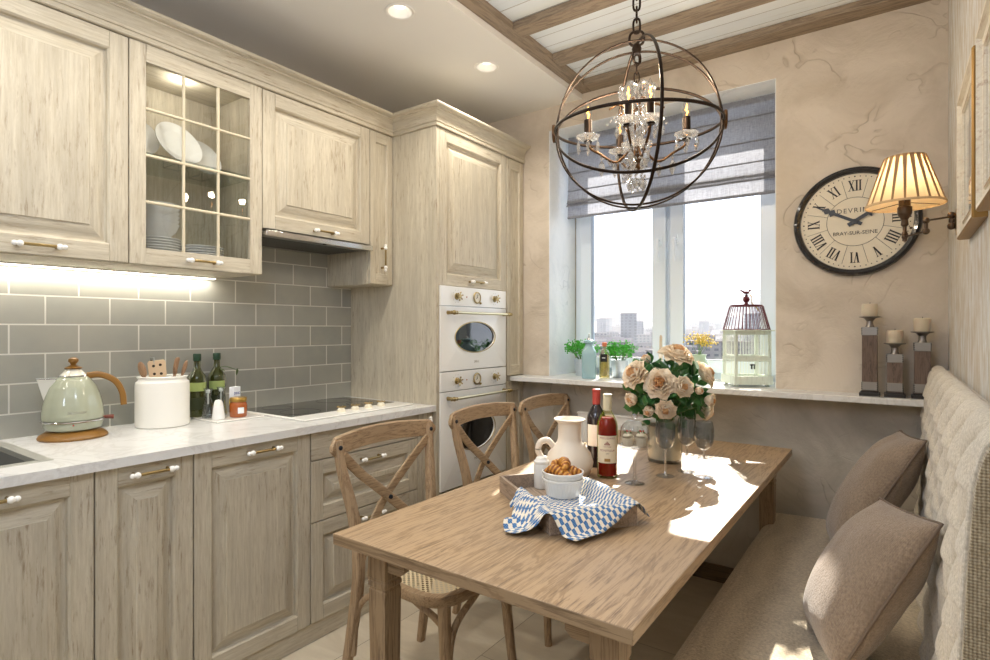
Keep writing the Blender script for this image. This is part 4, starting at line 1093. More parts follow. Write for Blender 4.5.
        drop(c.x*.72, c.y*.72, -.105, 1.5); drop(c.x*.45, c.y*.45, -.125, 1.2)
        strand((c.x*.95, c.y*.95, -.06), (u.x*.03, u.y*.03, -.12), .035, 12); strand((c.x*.6, c.y*.6, .01), (u.x*.02, u.y*.02, .07), -.01, 8)
    for k in range(10):
        b = k*2*PI/10; strand((.054*math.cos(b), .054*math.sin(b), -.064), (.03*math.cos(b), .03*math.sin(b), -.185), -.012, 9); 
        drop(.062*math.cos(b), .062*math.sin(b), .132, .7)
    for k in range(8):
        b = k*2*PI/8+.2; strand((.06*math.cos(b), .06*math.sin(b), .13), (.025*math.cos(b), .025*math.sin(b), -.02), .0, 11)
        drop(.028*math.cos(b), .028*math.sin(b), -.18, 1.1)
    a = MB(); a.ball((0,0,-.205), .018, 12); a.build('crystal_ball', M_crystal, root, ang=10)
    return C, tips, rad
CHC, CHT, CHR = chandelier()

# ================================================================ WALL LAMP
def mat_shade():
    m, nt, out = new_mat('pleated_shade'); tc = N(nt, 'ShaderNodeTexCoord')
    sp = N(nt, 'ShaderNodeSeparateXYZ'); nt.links.new(tc.outputs['Object'], sp.inputs[0])
    b = N(nt, 'ShaderNodeBsdfPrincipled'); b.inputs['Base Color'].default_value = (*s2l((222,200,164)), 1); b.inputs['Roughness'].default_value = .9
    t = N(nt, 'ShaderNodeBsdfTranslucent'); t.inputs[0].default_value = (*s2l((250,232,196)), 1)
    mx = N(nt, 'ShaderNodeMixShader'); mx.inputs[0].default_value = .55; nt.links.new(b.outputs[0], mx.inputs[1]); nt.links.new(t.outputs[0], mx.inputs[2]); nt.links.new(mx.outputs[0], out.inputs[0]); return m
def mat_pleat():
    m, nt, out = new_mat('pleat_fold'); b = N(nt, 'ShaderNodeBsdfPrincipled'); b.inputs['Base Color'].default_value = (*s2l((176,148,112)), 1); b.inputs['Roughness'].default_value = .9
    t = N(nt, 'ShaderNodeBsdfTranslucent'); t.inputs[0].default_value = (*s2l((150,110,66)), 1)
    mx = N(nt, 'ShaderNodeMixShader'); mx.inputs[0].default_value = .3; nt.links.new(b.outputs[0], mx.inputs[1]); nt.links.new(t.outputs[0], mx.inputs[2]); nt.links.new(mx.outputs[0], out.inputs[0]); return m
M_antq = plain('antique_metal', (92,76,62), .38, metal=.9)
LC = Vector((.022, 2.48, 1.738))
def sconce():
    y = 2.5
    root = thing('wall_lamp', 'swing-arm wall lamp with a lit pleated cream shade beside the clock', 'lamp', (XR-.01, y, 1.66)); L = root.location
    a = MB(); a.lathe([(0, -.014), (.010, -.014), (.024, -.010), (.027, -.0005), (0, -.0005)], 28, (XR, y, 1.668), 'x'); 
    o = a.build('wall_plate', M_brass, root, L); o.scale = (1, 1, 1.9); o.location = (0, 0, (1.668-L.z)*(1-1.9)+0)
    a = MB()
    p0 = Vector((XR-.022, y, 1.692)); p1 = Vector((XR-.022, y, 1.655))
    a.sweep([(XR-.012, y, 1.674), (XR-.03, y, 1.674)], .006, n=10); a.ball(p0, .0125, 14); a.ball(p1, .0125, 14); a.sweep([p0, p1], .006, n=10, up=(1,0,0))
    e0 = Vector((.080, y-.09, 1.668)); e1 = e0-Vector((0,0,.036))
    a.sweep([p0+Vector((0,0,-.004)), e0], .0035, n=10); a.ball(e0, .0115, 14); a.ball(e1, .0115, 14); a.sweep([e0, e1], .006, n=10, up=(1,0,0))
    f1 = Vector((LC.x, LC.y, 1.628)); a.sweep([e1, f1], .0035, n=10); a.ball(f1, .010, 12)
    a.lathe([(0, -.02), (.007, -.016), (.007, 0), (.011, .008), (.006, .02), (.006, .035), (.012, .042), (.010, .06), (.019, .075), (.022, .082), (.022, .105), (.018, .108), (.018, .15), (0, .15)], 20, f1)
    a.ball((f1.x+.018, f1.y, f1.z+.03), .005, 8)
    a.build('arm', M_antq, root, L)
    r0, r1, z0, z1 = .117, .060, LC.z, LC.z+.172; n = 20
    a = MB(); vs = []; k = 0
    # box pleats: lit panels with narrow folds laid over them, fanned towards the bottom
    a.grid(n*6, 2, lambda u, v: ((r0+(r1-r0)*v)*math.cos(2*PI*u)+LC.x, (r0+(r1-r0)*v)*math.sin(2*PI*u)+LC.y, z0+(z1-z0)*v), cu=True)
    sh = a.build('lamp_shade', mat_shade(), root, L, fixn=False, ang=60)
    a = MB()
    for i in range(n):
        t = 2*PI*i/n
        def pt(dt, v, o=.0012): rr = r0+(r1-r0)*v+o; return (rr*math.cos(t+dt)+LC.x, rr*math.sin(t+dt)+LC.y, z0+(z1-z0)*v)
        w0, w1 = 2*PI/n*.19, 2*PI/n*.34
        a.add([pt(-w0*.4, .0), pt(w0*.4, .0), pt(w1, 1), pt(-w1, 1)], [(0,1,2,3)]); a.add([pt(-w0*.4, .0, .003), pt(w0*.4, .0, .003), pt(w1, 1, .003), pt(-w1, 1, .003)], [(3,2,1,0)])
    a.build('pleats', mat_pleat(), sh, L, fixn=False, smooth=False)
    a = MB()
    M_bind = plain('shade_binding', (206,178,138), .9)
    for r, z in ((r0+.001, z0+.003), (r1+.001, z1-.003)):
        a = MB(); a.sweep([(r*math.cos(2*PI*i/48)+LC.x, r*math.sin(2*PI*i/48)+LC.y, z) for i in range(48)], .0045, n=6, closed=True, ry=.0022); a.build('shade_binding', M_bind, sh, L)
    a = MB(); 
    for k in range(3): t = k*2*PI/3+.5; a.sweep([(LC.x, LC.y, z0+.012), (LC.x+r0*math.cos(t), LC.y+r0*math.sin(t), z0+.003)], .0013, n=6)
    a.build('shade_spider', M_antq, sh, L)
    a = MB(); a.lathe([(0, 0), (.011, .002), (.016, .02), (.020, .04), (.014, .058), (0, .064)], 18, (LC.x, LC.y, z0+.035)); a.build('bulb', mat_emit('warm_bulb', (255,232,196), 12), root, L)
sconce()

# ================================================================ CLOCK
def clock():
    C = Vector((-.156, YW, 1.787)); R = .247
    root = thing('wall_clock', 'large round clock with black rim and roman numerals on the plaster wall', 'clock', tuple(C))
    M_rim = plain('black_clock_rim', (24,24,28), .22, coat=.4); M_face = plain('clock_face', (226,217,196), .6); M_ink = plain('clock_ink', (42,40,40), .6)
    a = MB(); a.lathe([(R-.031, -.012), (R-.028, -.024), (R-.015, -.030), (R-.004, -.026), (R, -.016), (R, -.0005)], 96, axis='y'); a.build('rim', M_rim, root)
    a = MB(); a.lathe([(0, -.012), (R-.03, -.012), (R-.03, -.0005), (0, -.0005)], 96, axis='y'); a.build('dial', M_face, root, ang=30)
    # frame on the dial: x right, z up, seen from -y
    def M(x=0, z=0, rot=0, y=-.0128): return Matrix.Translation((x, y, z)) @ Matrix.Rotation(PI/2, 4, 'X') @ Matrix.Rotation(rot, 4, 'Z')
    a = MB(); a.torus(.110, .0009, (0,-.0125,0), Matrix.Rotation(PI/2, 3, 'X'), n=80, k=6)
    for k in range(12):
        t = (k+.5)*PI/6; a.sweep([(math.sin(t)*.110, -.0125, math.cos(t)*.110), (math.sin(t)*.196, -.0125, math.cos(t)*.196)], .0007, n=6, up=(0,1,0))
    a.build('dial_lines', M_ink, root)
    a = MB()
    for k in range(60):
        t = k*PI/30; r = .0033 if k % 5 == 0 else .0024; a.lathe([(0, -.0130), (r, -.0130), (r, -.012)], 10, (math.sin(t)*.204, 0, math.cos(t)*.204), 'y')
    a.build('minute_dots', M_ink, root)
    def numeral(s, k):
        mb = MB(); W = {'I': .013, 'V': .026, 'X': .028}; tot = sum(W[c] for c in s); x = -tot/2; H = .046; t = k*PI/6
        mb.M = M(math.sin(t)*.163, math.cos(t)*.163, -t)
        def stroke(xa, xb, w):
            mb.add([(xa-w/2, -H/2, 0), (xa+w/2, -H/2, 0), (xb+w/2, H/2, 0), (xb-w/2, H/2, 0), (xa-w/2, -H/2, .0006), (xa+w/2, -H/2, .0006), (xb+w/2, H/2, .0006), (xb-w/2, H/2, .0006)], [(4,5,6,7), (0,1,5,4), (1,2,6,5), (2,3,7,6), (3,0,4,7)])
        def serif(x, z, w):
            mb.add([(x-w/2, z-.0012, .0003), (x+w/2, z-.0012, .0003), (x+w/2, z+.0012, .0003), (x-w/2, z+.0012, .0003)], [(0,1,2,3)])
        for c in s:
            w = W[c]; m = x+w/2
            if c == 'I': stroke(m, m, .0062); serif(m, -H/2, .012); serif(m, H/2, .012)
            elif c == 'V': stroke(m, x+.006, .0068); stroke(m, x+w-.005, .0024); serif(x+.006, H/2, .012); serif(x+w-.005, H/2, .009)
            else: stroke(x+w-.006, x+.006, .0068); stroke(x+.006, x+w-.006, .0024); serif(x+.006, H/2, .011); serif(x+w-.006, H/2, .009); serif(x+.006, -H/2, .009); serif(x+w-.006, -H/2, .011)
            x += w
        mb.build('numeral', M_ink, root, smooth=False, fixn=False)
    for k, s in enumerate(['XII','I','II','III','IIII','V','VI','VII','VIII','IX','X','XI']): numeral(s, k)
    a = MB(); text_into(a, 'DEVRINE', .030, M(.0, .050), .0003, 1.25); a.build('lettering', M_ink, root, smooth=False)
    a = MB(); text_into(a, 'BRAY-SUR-SEINE', .0235, M(.0, -.052), .0003, 1.0); a.build('lettering', M_ink, root, smooth=False)
    M_hand = plain('blue_black_hand', (52,54,58), .4)
    def hand(t, ln, w, nm, y):
        a = MB(); d = Vector((math.sin(t), 0, math.cos(t))); s = Vector((math.cos(t), 0, -math.sin(t)))
        pts = [(-.03, w*.5), (0, w*.45), (ln*.50, w*.45), (ln*.56, w*1.25), (ln*.62, w*.45), (ln*.70, w*1.0), (ln*.78, w*.3), (ln, w*.08)]
        vs = []
        for yy in (y, y-.0015): vs += [tuple(d*p+s*q+Vector((0,yy,0))) for p, q in pts]+[tuple(d*p-s*q+Vector((0,yy,0))) for p, q in pts[::-1]]
        n = len(pts)*2; a.add(vs, [tuple(range(n)), tuple(range(n, 2*n))[::-1]]+[(i, (i+1) % n, n+(i+1) % n, n+i) for i in range(n)]); a.build(nm, M_hand, root, smooth=False)
    hand(math.radians(298), .178, .015, 'minute_hand', -.016); hand(math.radians(58), .115, .018, 'hour_hand', -.019)
    a = MB(); a.lathe([(0, -.022), (.011, -.021), (.012, -.012)], 20, axis='y'); a.build('hub', M_hand, root)
clock()

# ================================================================ PICTURES ON THE RIGHT WALL
def picture(y0, y1, z0, z1, label):
    root = thing('framed_picture', label, 'picture', (XR, (y0+y1)/2, z0), group=None); L = root.location; t = .03; xf = XR-t
    a = MB(); w = .05; prof = [(0, 0), (0, -t+.004), (.004, -t), (.012, -t), (.020, -t+.010), (w-.010, -t+.014), (w-.008, -t+.010), (w-.003, -t+.010), (w, -t+.014), (w, 0)]
    P = []
    for o, d in prof: P.append([(XR+d-.0005, y0+o, z0+o), (XR+d-.0005, y1-o, z0+o), (XR+d-.0005, y1-o, z1-o), (XR+d-.0005, y0+o, z1-o)])
    for i in range(4):
        j = (i+1) % 4
        for k in range(len(P)-1):
            a.m = 1 if k in (0, 1, 6) else 0
            a.add([P[k][i], P[k][j], P[k+1][j], P[k+1][i]], [(0,1,2,3)])
    a.build('frame', [mat_distressed('cream_frame_wood', 'y', (228,220,202), (212,200,176), (160,120,90), (206,196,178)), plain('gilt_edge', (150,116,62), .4, metal=.5)], root, L, ang=30)
    a = MB(); a.box(XR-.014, XR-.012, y0+w, y1-w, z0+w, z1-w); a.build('mount', plain('white_mount', (244,242,236), .8), root, L, smooth=False)
    a = MB(); q = .105; a.box(XR-.0146, XR-.0141, y0+q, y1-q, z0+q, z1-q); a.build('print', plain('pale_print', (196,198,200), .7), root, L, smooth=False)
    a = MB(); a.add([(XR-.017, y0+w, z0+w), (XR-.017, y1-w, z0+w), (XR-.017, y1-w, z1-w), (XR-.017, y0+w, z1-w)], [(0,1,2,3)]); a.build('glass', mat_pane('picture_glass', (250,250,250), .07), root, L, smooth=False, fixn=False)
picture(1.755, 2.172, 1.565, 1.975, 'square cream and gilt framed picture directly above the wall lamp plate')
picture(1.255, 1.672, 1.565, 1.965, 'square cream and gilt framed picture cut off by the picture edge')

# ================================================================ CANDLE HOLDERS
M_pw = mat_oak('holder_wood', 'z', (116,98,86), (88,74,66), (48,44,46), .6, scale=2.5); M_zinc = plain('zinc_band', (150,146,140), .4, metal=.7); M_wax = plain('candle_wax', (206,194,172), .5, spec=.3); M_wax.node_tree.nodes['Principled BSDF'].inputs['Subsurface Weight'].default_value = .2
def candle_holder(x, H, label, clabel, w=.056):
    y = 2.955; z0 = WZ0
    root = thing('candle_holder', label, 'candle holder', (x, y, z0), group='wooden pillar candle holders')
    a = MB(); a.cbox(0, 0, .007, w*1.35, w*1.35, .014); a.cbox(0, 0, .017, w*1.12, w*1.12, .008); a.build('base', plain('black_plinth', (42,38,36), .5), root, bevel=.001)
    hb = H-.122
    a = MB(); a.cbox(0, 0, .021+hb/2, w, w, hb); a.build('post', M_pw, root, bevel=.002)
    for z in (.021+.022, .021+hb-.018):
        a = MB(); a.cbox(0, 0, z, w*1.06, w*1.06, .036); b = a.build('metal_band', M_zinc, root, bevel=.001)
        a = MB()
        for sy in (-1, 1):
            for sx in (-1, 1):
                for dz in (-.012, -.004, .004, .012): a.ball((sx*w*.50, sy*w*.54, z+dz), .0025, 6)
        a.build('rivets', plain('rivet', (60,56,52), .4, metal=.8), b)
    zt = .021+hb
    a = MB(); a.lathe([(0, zt), (.017, zt), (.013, zt+.01), (.013, zt+.026), (.022, zt+.038), (.039, zt+.042), (.040, zt+.045), (0, zt+.043)], 32); a.build('cup', plain('pewter', (140,134,128), .35, metal=.8), root)
    c = thing('pillar_candle', clabel, 'candle', (x, y, z0+zt+.0455), group='pillar candles on the wooden holders')
    a = MB(); h = H-(zt+.0455); a.lathe([(0, 0), (.029, 0), (.030, .002), (.030, h-.003), (.027, h), (.012, h-.002), (0, h-.002)], 32); a.build('wax', M_wax, c)
    a = MB(); a.sweep([(0,0,h-.003), (.001,0,h+.006)], .0012, n=6); a.build('wick', M_black, c)
candle_holder(-.097, .400, 'tallest of three wooden pillar candle holders on the sill, below the clock', 'cream candle on the tallest wooden holder')
candle_holder(-.008, .285, 'shortest wooden pillar candle holder, standing between the other two', 'cream candle on the shortest wooden holder, between the others')
candle_holder(.086, .335, 'middle-height wooden pillar candle holder, closest to the corner and bench back', 'cream candle on the holder closest to the wall corner')
# ================================================================ THINGS ON THE DINING TABLE
M_cer = plain('white_ceramic', (240,238,232), .18, coat=.3)
M_biscuit = plain('pale_beige_ceramic', (226,216,202), .38)
M_clear = mat_crystal('clear_glass', .62)
M_water = mat_pane('thin_clear_glass', (240,243,244), .10)
M_glassdark = mat_glass('dark_green_glass', (60,78,38), 0, 1.5)
M_cork = plain('cork', (176,124,86), .8)
def lathe_obj(name, prof, mat, parent, n=48, c=(0,0,0), ang=40, **k):
    a = MB(); a.lathe(prof, n, c, **k); return a.build(name, mat, parent, ang=ang)

def tray():
    e2 = Vector((.8, -.6, 0)); ang = math.atan2(-.6, .8)
    root = thing('serving_tray', 'weathered grey wooden tray half covered by the checked cloth', 'tray', (-1.094, 1.561, TZ), ang)
    M = mat_oak('weathered_wood', 'x', (168,150,132), (142,124,108), (92,80,70), .7, scale=1.6)
    w, d, h, t = .43, .265, .055, .010
    a = MB(); a.box(0, w, 0, d, .0005, .010); a.build('tray_floor', M, root, bevel=.001)
    for nm, b in (('long_side', (0, w, 0, t)), ('long_side', (0, w, d-t, d)), ('short_side', (0, t, t, d-t)), ('short_side', (w-t, w, t, d-t))):
        a = MB(); a.box(*b, .010, h); a.build(nm, M, root, bevel=.0012)
    a = MB(); a.sweep([(w+.001, d*.35, .038), (w+.014, d*.40, .042), (w+.014, d*.6, .042), (w+.001, d*.65, .038)], .003, n=8); a.build('handle', M_iron, root)
    return root
tray()
TA = Vector((-1.094, 1.561, TZ)); TE2 = Vector((.8, -.6, 0)); TE1 = Vector((.6, .8, 0))
def tp(p, q, z=0): return TA+TE2*p+TE1*q+Vector((0,0,z))

def mat_check():
    m, nt, out = new_mat('blue_checked_cotton'); b = bsdf(nt, out, None, .9, sheen=.3, spec=.1)
    uv = N(nt, 'ShaderNodeUVMap'); uv.uv_map = 'UVMap'; mp = N(nt, 'ShaderNodeMapping'); mp.inputs['Scale'].default_value = (1,1,1); nt.links.new(uv.outputs[0], mp.inputs[0])
    ch = N(nt, 'ShaderNodeTexChecker'); ch.inputs['Scale'].default_value = 30; nt.links.new(mp.outputs[0], ch.inputs[0])
    ch2 = N(nt, 'ShaderNodeTexChecker'); ch2.inputs['Scale'].default_value = 120; nt.links.new(mp.outputs[0], ch2.inputs[0])
    c1 = mix(nt, ch2.outputs['Fac'], (50,96,150), (96,138,184)); c2 = mix(nt, ch2.outputs['Fac'], (238,230,212), (226,218,200))
    nt.links.new(mix(nt, ch.outputs['Fac'], c1, c2), b.inputs['Base Color'])
    nz = noise_t(nt, coords(nt, rnd=False), 500, 2, .5); bump(nt, b, nz, .4, .002); return m
def cloth():
    # drape over tray rim: parametric sheet; corners in tray coordinates (p along the long side, q across)
    K = [((.100, .030), (.085, .250), ), ]
    c00, c11, c01 = Vector((.150, .035)), Vector((.515, .035)), Vector((.13, .255))
    cR = Vector((.42, .31))
    n = 90; W, D, H = .43, .265, .057
    def sm(a, b, x): t = max(0, min(1, (x-a)/(b-a))); return t*t*(3-2*t)
    def height(p, q):
        # inside the tray: floor level; across the walls: rim; outside: falls to the table top
        dx = max(-p, p-W, 0); dy = max(-q, q-D, 0); out = math.hypot(dx, dy)
        ins = min(p, W-p, q, D-q)
        if out > 0: z = H+.004-(H)*sm(.0, .062, out)
        else: z = .0155+(H-.0155+.004)*(1-sm(.006, .05, ins))
        return z
    def f(u, v):
        # u: along the near side (left -> right), v: near -> far
        near = c00.lerp(c11, u)+Vector((0, -.115))*math.sin(PI*min(1, u*1.0))**1.0*(1+.30*math.sin(2*PI*u*2.0+.2))+Vector((.02*math.sin(2*PI*u*2), 0))
        far = c01.lerp(cR, u)
        p, q = near.lerp(far, v)
        z = height(p, q)
        oo = max(0, -q)
        fold = (.013*math.sin(2*PI*(u*3.1+.15))+.007*math.sin(2*PI*(u*6.3+.6+v)))*(sm(-.01, .09, oo)*1.0+.16)
        fold += .004*noise.noise(Vector((p*30, q*30, 1)))
        z = max(z+abs(fold)*.9+.0015, .0025 if oo > .0 else .0135)
        w = tp(p, q-.35*abs(fold)*(1 if oo > .01 else 0), z); return w-TA
    root = None
    a = MB(); a.grid(n, n, f); 
    o = a.build('checked_cloth', mat_check(), ang=180, fixn=False)
    me = o.data; uvl = me.uv_layers.new(name='UVMap')
    for poly in me.polygons:
        for li in poly.loop_indices:
            vi = me.loops[li].vertex_index; i, j = divmod(vi, n); uvl.data[li].uv = (i/(n-1)*1.25, j/(n-1))
    o.location = TA; sm_ = o.modifiers.new('t', 'SOLIDIFY'); sm_.thickness = .0012; sm_.offset = 1
    tag(o, 'blue and cream checked cloth draped over the front of the wooden tray', 'cloth')
cloth()

def ramekin(loc, label, s=1.0):
    root = thing('bowl', label, 'bowl', loc, group='stacked white fluted bowls')
    a = MB(); n = 72
    prof = [(0, 0), (.046, 0), (.050, .003), (.052, .006), (.062, .048), (.064, .050), (.066, .052), (.066, .058), (.063, .059), (.060, .052), (.049, .010), (0, .008)]
    vs = []
    def f(u, v):
        k = int(round(v*(len(prof)-1))); r, z = prof[k]; t = 2*PI*u
        if 3 <= k <= 4: r += .0012*abs(math.sin(t*18))
        return (r*math.cos(t)*s, r*math.sin(t)*s, z*s)
    a.grid(n*2, len(prof), f, cu=True); a.build('fluted_dish', M_cer, root, ang=50)
    return root
b1 = tp(.175, .165, .0205); b1 = Vector((-.868, 1.592, TZ+.019))
ramekin(b1, 'lower of two stacked white fluted bowls on the checked cloth')
ramekin(b1+Vector((0,0,.021)), 'upper of two stacked white bowls, filled with golden pastries')
def mat_pastry():
    m, nt, out = new_mat('golden_pastry'); b = bsdf(nt, out, None, .38, coat=.25)
    v = coords(nt); w = N(nt, 'ShaderNodeTexWave', bands_direction='X'); w.inputs['Scale'].default_value = 26; w.inputs['Distortion'].default_value = 2.5; nt.links.new(v, w.inputs[0])
    nz = noise_t(nt, v, 60, 4, .6); c = ramp(nt, mix(nt, .6, w.outputs['Fac'], nz), [(.25, (124,66,22)), (.5, (186,118,44)), (.75, (224,166,80))])
    nt.links.new(c, b.inputs['Base Color']); bump(nt, b, w.outputs['Fac'], .7, .003); return m
M_pastry = mat_pastry()
def pastry():
    a = MB(); n = 22
    pts = [Vector((.030*math.cos(t), .018*math.sin(t)-.006, .004*math.sin(t))) for t in [PI*(.02+.96*i/(n-1)) for i in range(n)]]
    R = [.004+.0125*math.sin(PI*i/(n-1))**.8*(1+.10*math.cos(i*2.1)) for i in range(n)]
    a.sweep(pts, R, n=14, up=(0,0,1)); o = a.build('pastry', M_pastry, ang=60); return o
p0 = pastry(); rnd = random.Random(5); first = True
PL = [(-.024,-.014,.066,.2,.3), (.024,-.012,.067,2.4,.2), (.0,.028,.068,4.3,.2), (-.020,.016,.083,1.2,.5), (.022,.012,.084,3.4,-.4), (.0,-.008,.098,5.4,.3), (-.006,-.036,.074,.0,.8)]
PLAB = ['low on the side of the tray', 'low on the side of the wine bottles', 'at the back of the bowl near the jug', 'in the middle layer beside the salt shaker', 'in the middle layer towards the green bottle', 'at the very top of the heap', 'at the front edge of the bowl above the cloth']
for i, (x, y, z, rz, rx) in enumerate(PL):
    o = p0 if i == 0 else p0.copy()
    if i: COL.objects.link(o)
    o.location = b1+Vector((x, y, z)); o.rotation_euler = (rx, rx*.5, rz)
    tag(o, 'golden pastry in the bowl, '+PLAB[i], 'pastry', 'golden pastries in the bowl')

def salt():
    root = thing('salt_shaker', 'white salt shaker with a domed cap standing inside the wooden tray', 'shaker', (-.985, 1.655, TZ+.0105))
    lathe_obj('glass_body', [(0, .001), (.024, .001), (.026, .004), (.0265, .075), (.024, .084), (.0, .084)], plain('milky_glass', (226,226,222), .2, coat=.4), root)
    lathe_obj('cap', [(.0245, .083), (.026, .085), (.026, .092), (.021, .096), (.018, .104), (.008, .108), (0, .109)], M_cer, root)
salt()
def jug():
    root = thing('jug', 'pale beige ceramic jug with a round loop handle behind the pastry bowl', 'jug', (-1.0, 1.885, TZ)); 
    lathe_obj('body', [(0, .0005), (.058, .0005), (.070, .006), (.084, .030), (.088, .055), (.080, .085), (.060, .112), (.047, .128), (.043, .142), (.043, .195), (.047, .203), (.058, .209), (.059, .214), (.055, .216), (.046, .210), (.038, .200), (.037, .145), (0, .14)], M_biscuit, root, 64)
    d = Vector((-.83, -.56, 0)).normalized(); a = MB()
    pts = bez([d*.060+Vector((0,0,.110)), d*.082+Vector((0,0,.132)), d*.108+Vector((0,0,.126)), d*.118+Vector((0,0,.098)), d*.104+Vector((0,0,.068)), d*.082+Vector((0,0,.060))], 8)
    a.sweep(pts, .0115, n=14, up=(0,0,1)); a.build('handle', M_biscuit, root, ang=60)
jug()
# ---- wine bottles
def label_sheet(parent, r, z0, z1, a0, a1, mat, name='label'):
    a = MB(); a.grid(24, 2, lambda u, v: (r*math.cos(a0+(a1-a0)*u), r*math.sin(a0+(a1-a0)*u), z0+(z1-z0)*v)); return a.build(name, mat, parent, fixn=False, ang=60)
def bent_text(parent, txt, size, r, ang, z, mat, spacing=1.0, name='lettering'):
    a = MB(); text_into(a, txt, size, Matrix.Identity(4), .0, spacing)
    vs = [(r*math.cos(ang+x/r), r*math.sin(ang+x/r), z+y) for x, y, _ in a.v]; a.v = vs
    return a.build(name, mat, parent, smooth=False, fixn=False)
def wine(loc, label, glass, wine_col, cap_mat, lab, s=1.0, dark=False):
    root = thing('wine_bottle', label, 'bottle', loc)
    R = .0375
    prof = [(0, .006), (.020, .003), (.033, .0), (R-.001, .004), (R, .012), (R, .190), (.035, .205), (.026, .225), (.0165, .242), (.0145, .250), (.0142, .298), (.0155, .299), (.0155, .306), (.013, .307)]
    lathe_obj('glass_body', prof, glass, root, 48)
    if wine_col:
        lathe_obj('wine', [(0, .010), (R-.004, .010), (R-.0035, .019), (R-.0035, .188), (.031, .205), (.022, .222), (0, .2225)], plain('red_wine', wine_col, .12, coat=.3), root, 40)
    lathe_obj('capsule', [(.0150, .248), (.0158, .252), (.0156, .300), (.0168, .301), (.0168, .307), (.014, .309), (0, .309)], cap_mat, root)
    cam_a = math.atan2(-loc[1], -loc[0])
    l = label_sheet(root, R+.0004, lab[0], lab[1], cam_a-1.15, cam_a+1.15, lab[2])
    return root, cam_a, R, l
M_paper = plain('cream_paper', (236,224,196), .7); M_paper2 = plain('grey_paper', (224,218,208), .7)
M_red = plain('label_red', (140,60,50), .7); M_ink2 = plain('label_grey', (128,110,92), .7)
def mat_bottle(nm, tint, edge):
    m, nt, out = new_mat(nm); t = N(nt, 'ShaderNodeBsdfTransparent'); t.inputs[0].default_value = (*s2l(tint), 1)
    b = N(nt, 'ShaderNodeBsdfPrincipled'); b.inputs['Base Color'].default_value = (*s2l(edge), 1); b.inputs['Roughness'].default_value = .06
    tr = N(nt, 'ShaderNodeBsdfTranslucent'); tr.inputs[0].default_value = (*s2l(edge), 1); m1 = N(nt, 'ShaderNodeMixShader'); m1.inputs[0].default_value = .5; nt.links.new(b.outputs[0], m1.inputs[1]); nt.links.new(tr.outputs[0], m1.inputs[2])
    lw = N(nt, 'ShaderNodeLayerWeight'); lw.inputs[0].default_value = .35; mr = ramp(nt, lw.outputs['Facing'], [(.35, .05), (.80, 1.0)])
    mx = N(nt, 'ShaderNodeMixShader'); nt.links.new(mr, mx.inputs[0]); nt.links.new(t.outputs[0], mx.inputs[1]); nt.links.new(m1.outputs[0], mx.inputs[2]); nt.links.new(mx.outputs[0], out.inputs[0]); return m
M_gbottle = mat_bottle('green_bottle_glass', (250,240,236), (130,166,36))
r_, ca_, R_, l_ = wine((-.879, 1.955, TZ), 'green glass bottle of red wine with a cream label, nearest the jug', M_gbottle, (128,4,12), plain('cream_capsule', (214,206,176), .5), (.058, .158, M_paper))
bent_text(l_, 'MOUGARD', .0105, R_+.0008, ca_, .149, M_red, 1.25); bent_text(l_, 'CHATEAU', .006, R_+.0008, ca_, .118, M_red, 1.1); bent_text(l_, 'MONTFLEUR', .0105, R_+.0008, ca_, .104, M_red, .95); bent_text(l_, '2009', .006, R_+.0008, ca_, .093, M_ink2)
a = MB()
for k in range(5): a.add([(q[0], q[1], q[2]) for q in [((R_+.0008)*math.cos(ca_+x), (R_+.0008)*math.sin(ca_+x), z) for x, z in ((-.28+.11*k, .124), (-.20+.11*k, .124), (-.20+.11*k, .130+.004*(2-abs(k-2))), (-.28+.11*k, .130+.004*(2-abs(k-2))))]], [(0,1,2,3)])
a.build('castle_emblem', M_red, l_, smooth=False, fixn=False)
a = MB(); a.lathe([(0, 0), (.011, 0)], 20); M_seal = plain('gold_seal', (170,132,70), .5)
label_sheet(l_, R_+.0008, .064, .075, ca_-.28, ca_+.28, M_seal, 'seal')
wine((-.985, 2.085, TZ), 'dark wine bottle with a red capsule, behind the green wine bottle', plain('dark_bottle', (34,26,30), .08, coat=.6), None, plain('red_capsule', (176,70,62), .45), (.085, .170, M_paper2))

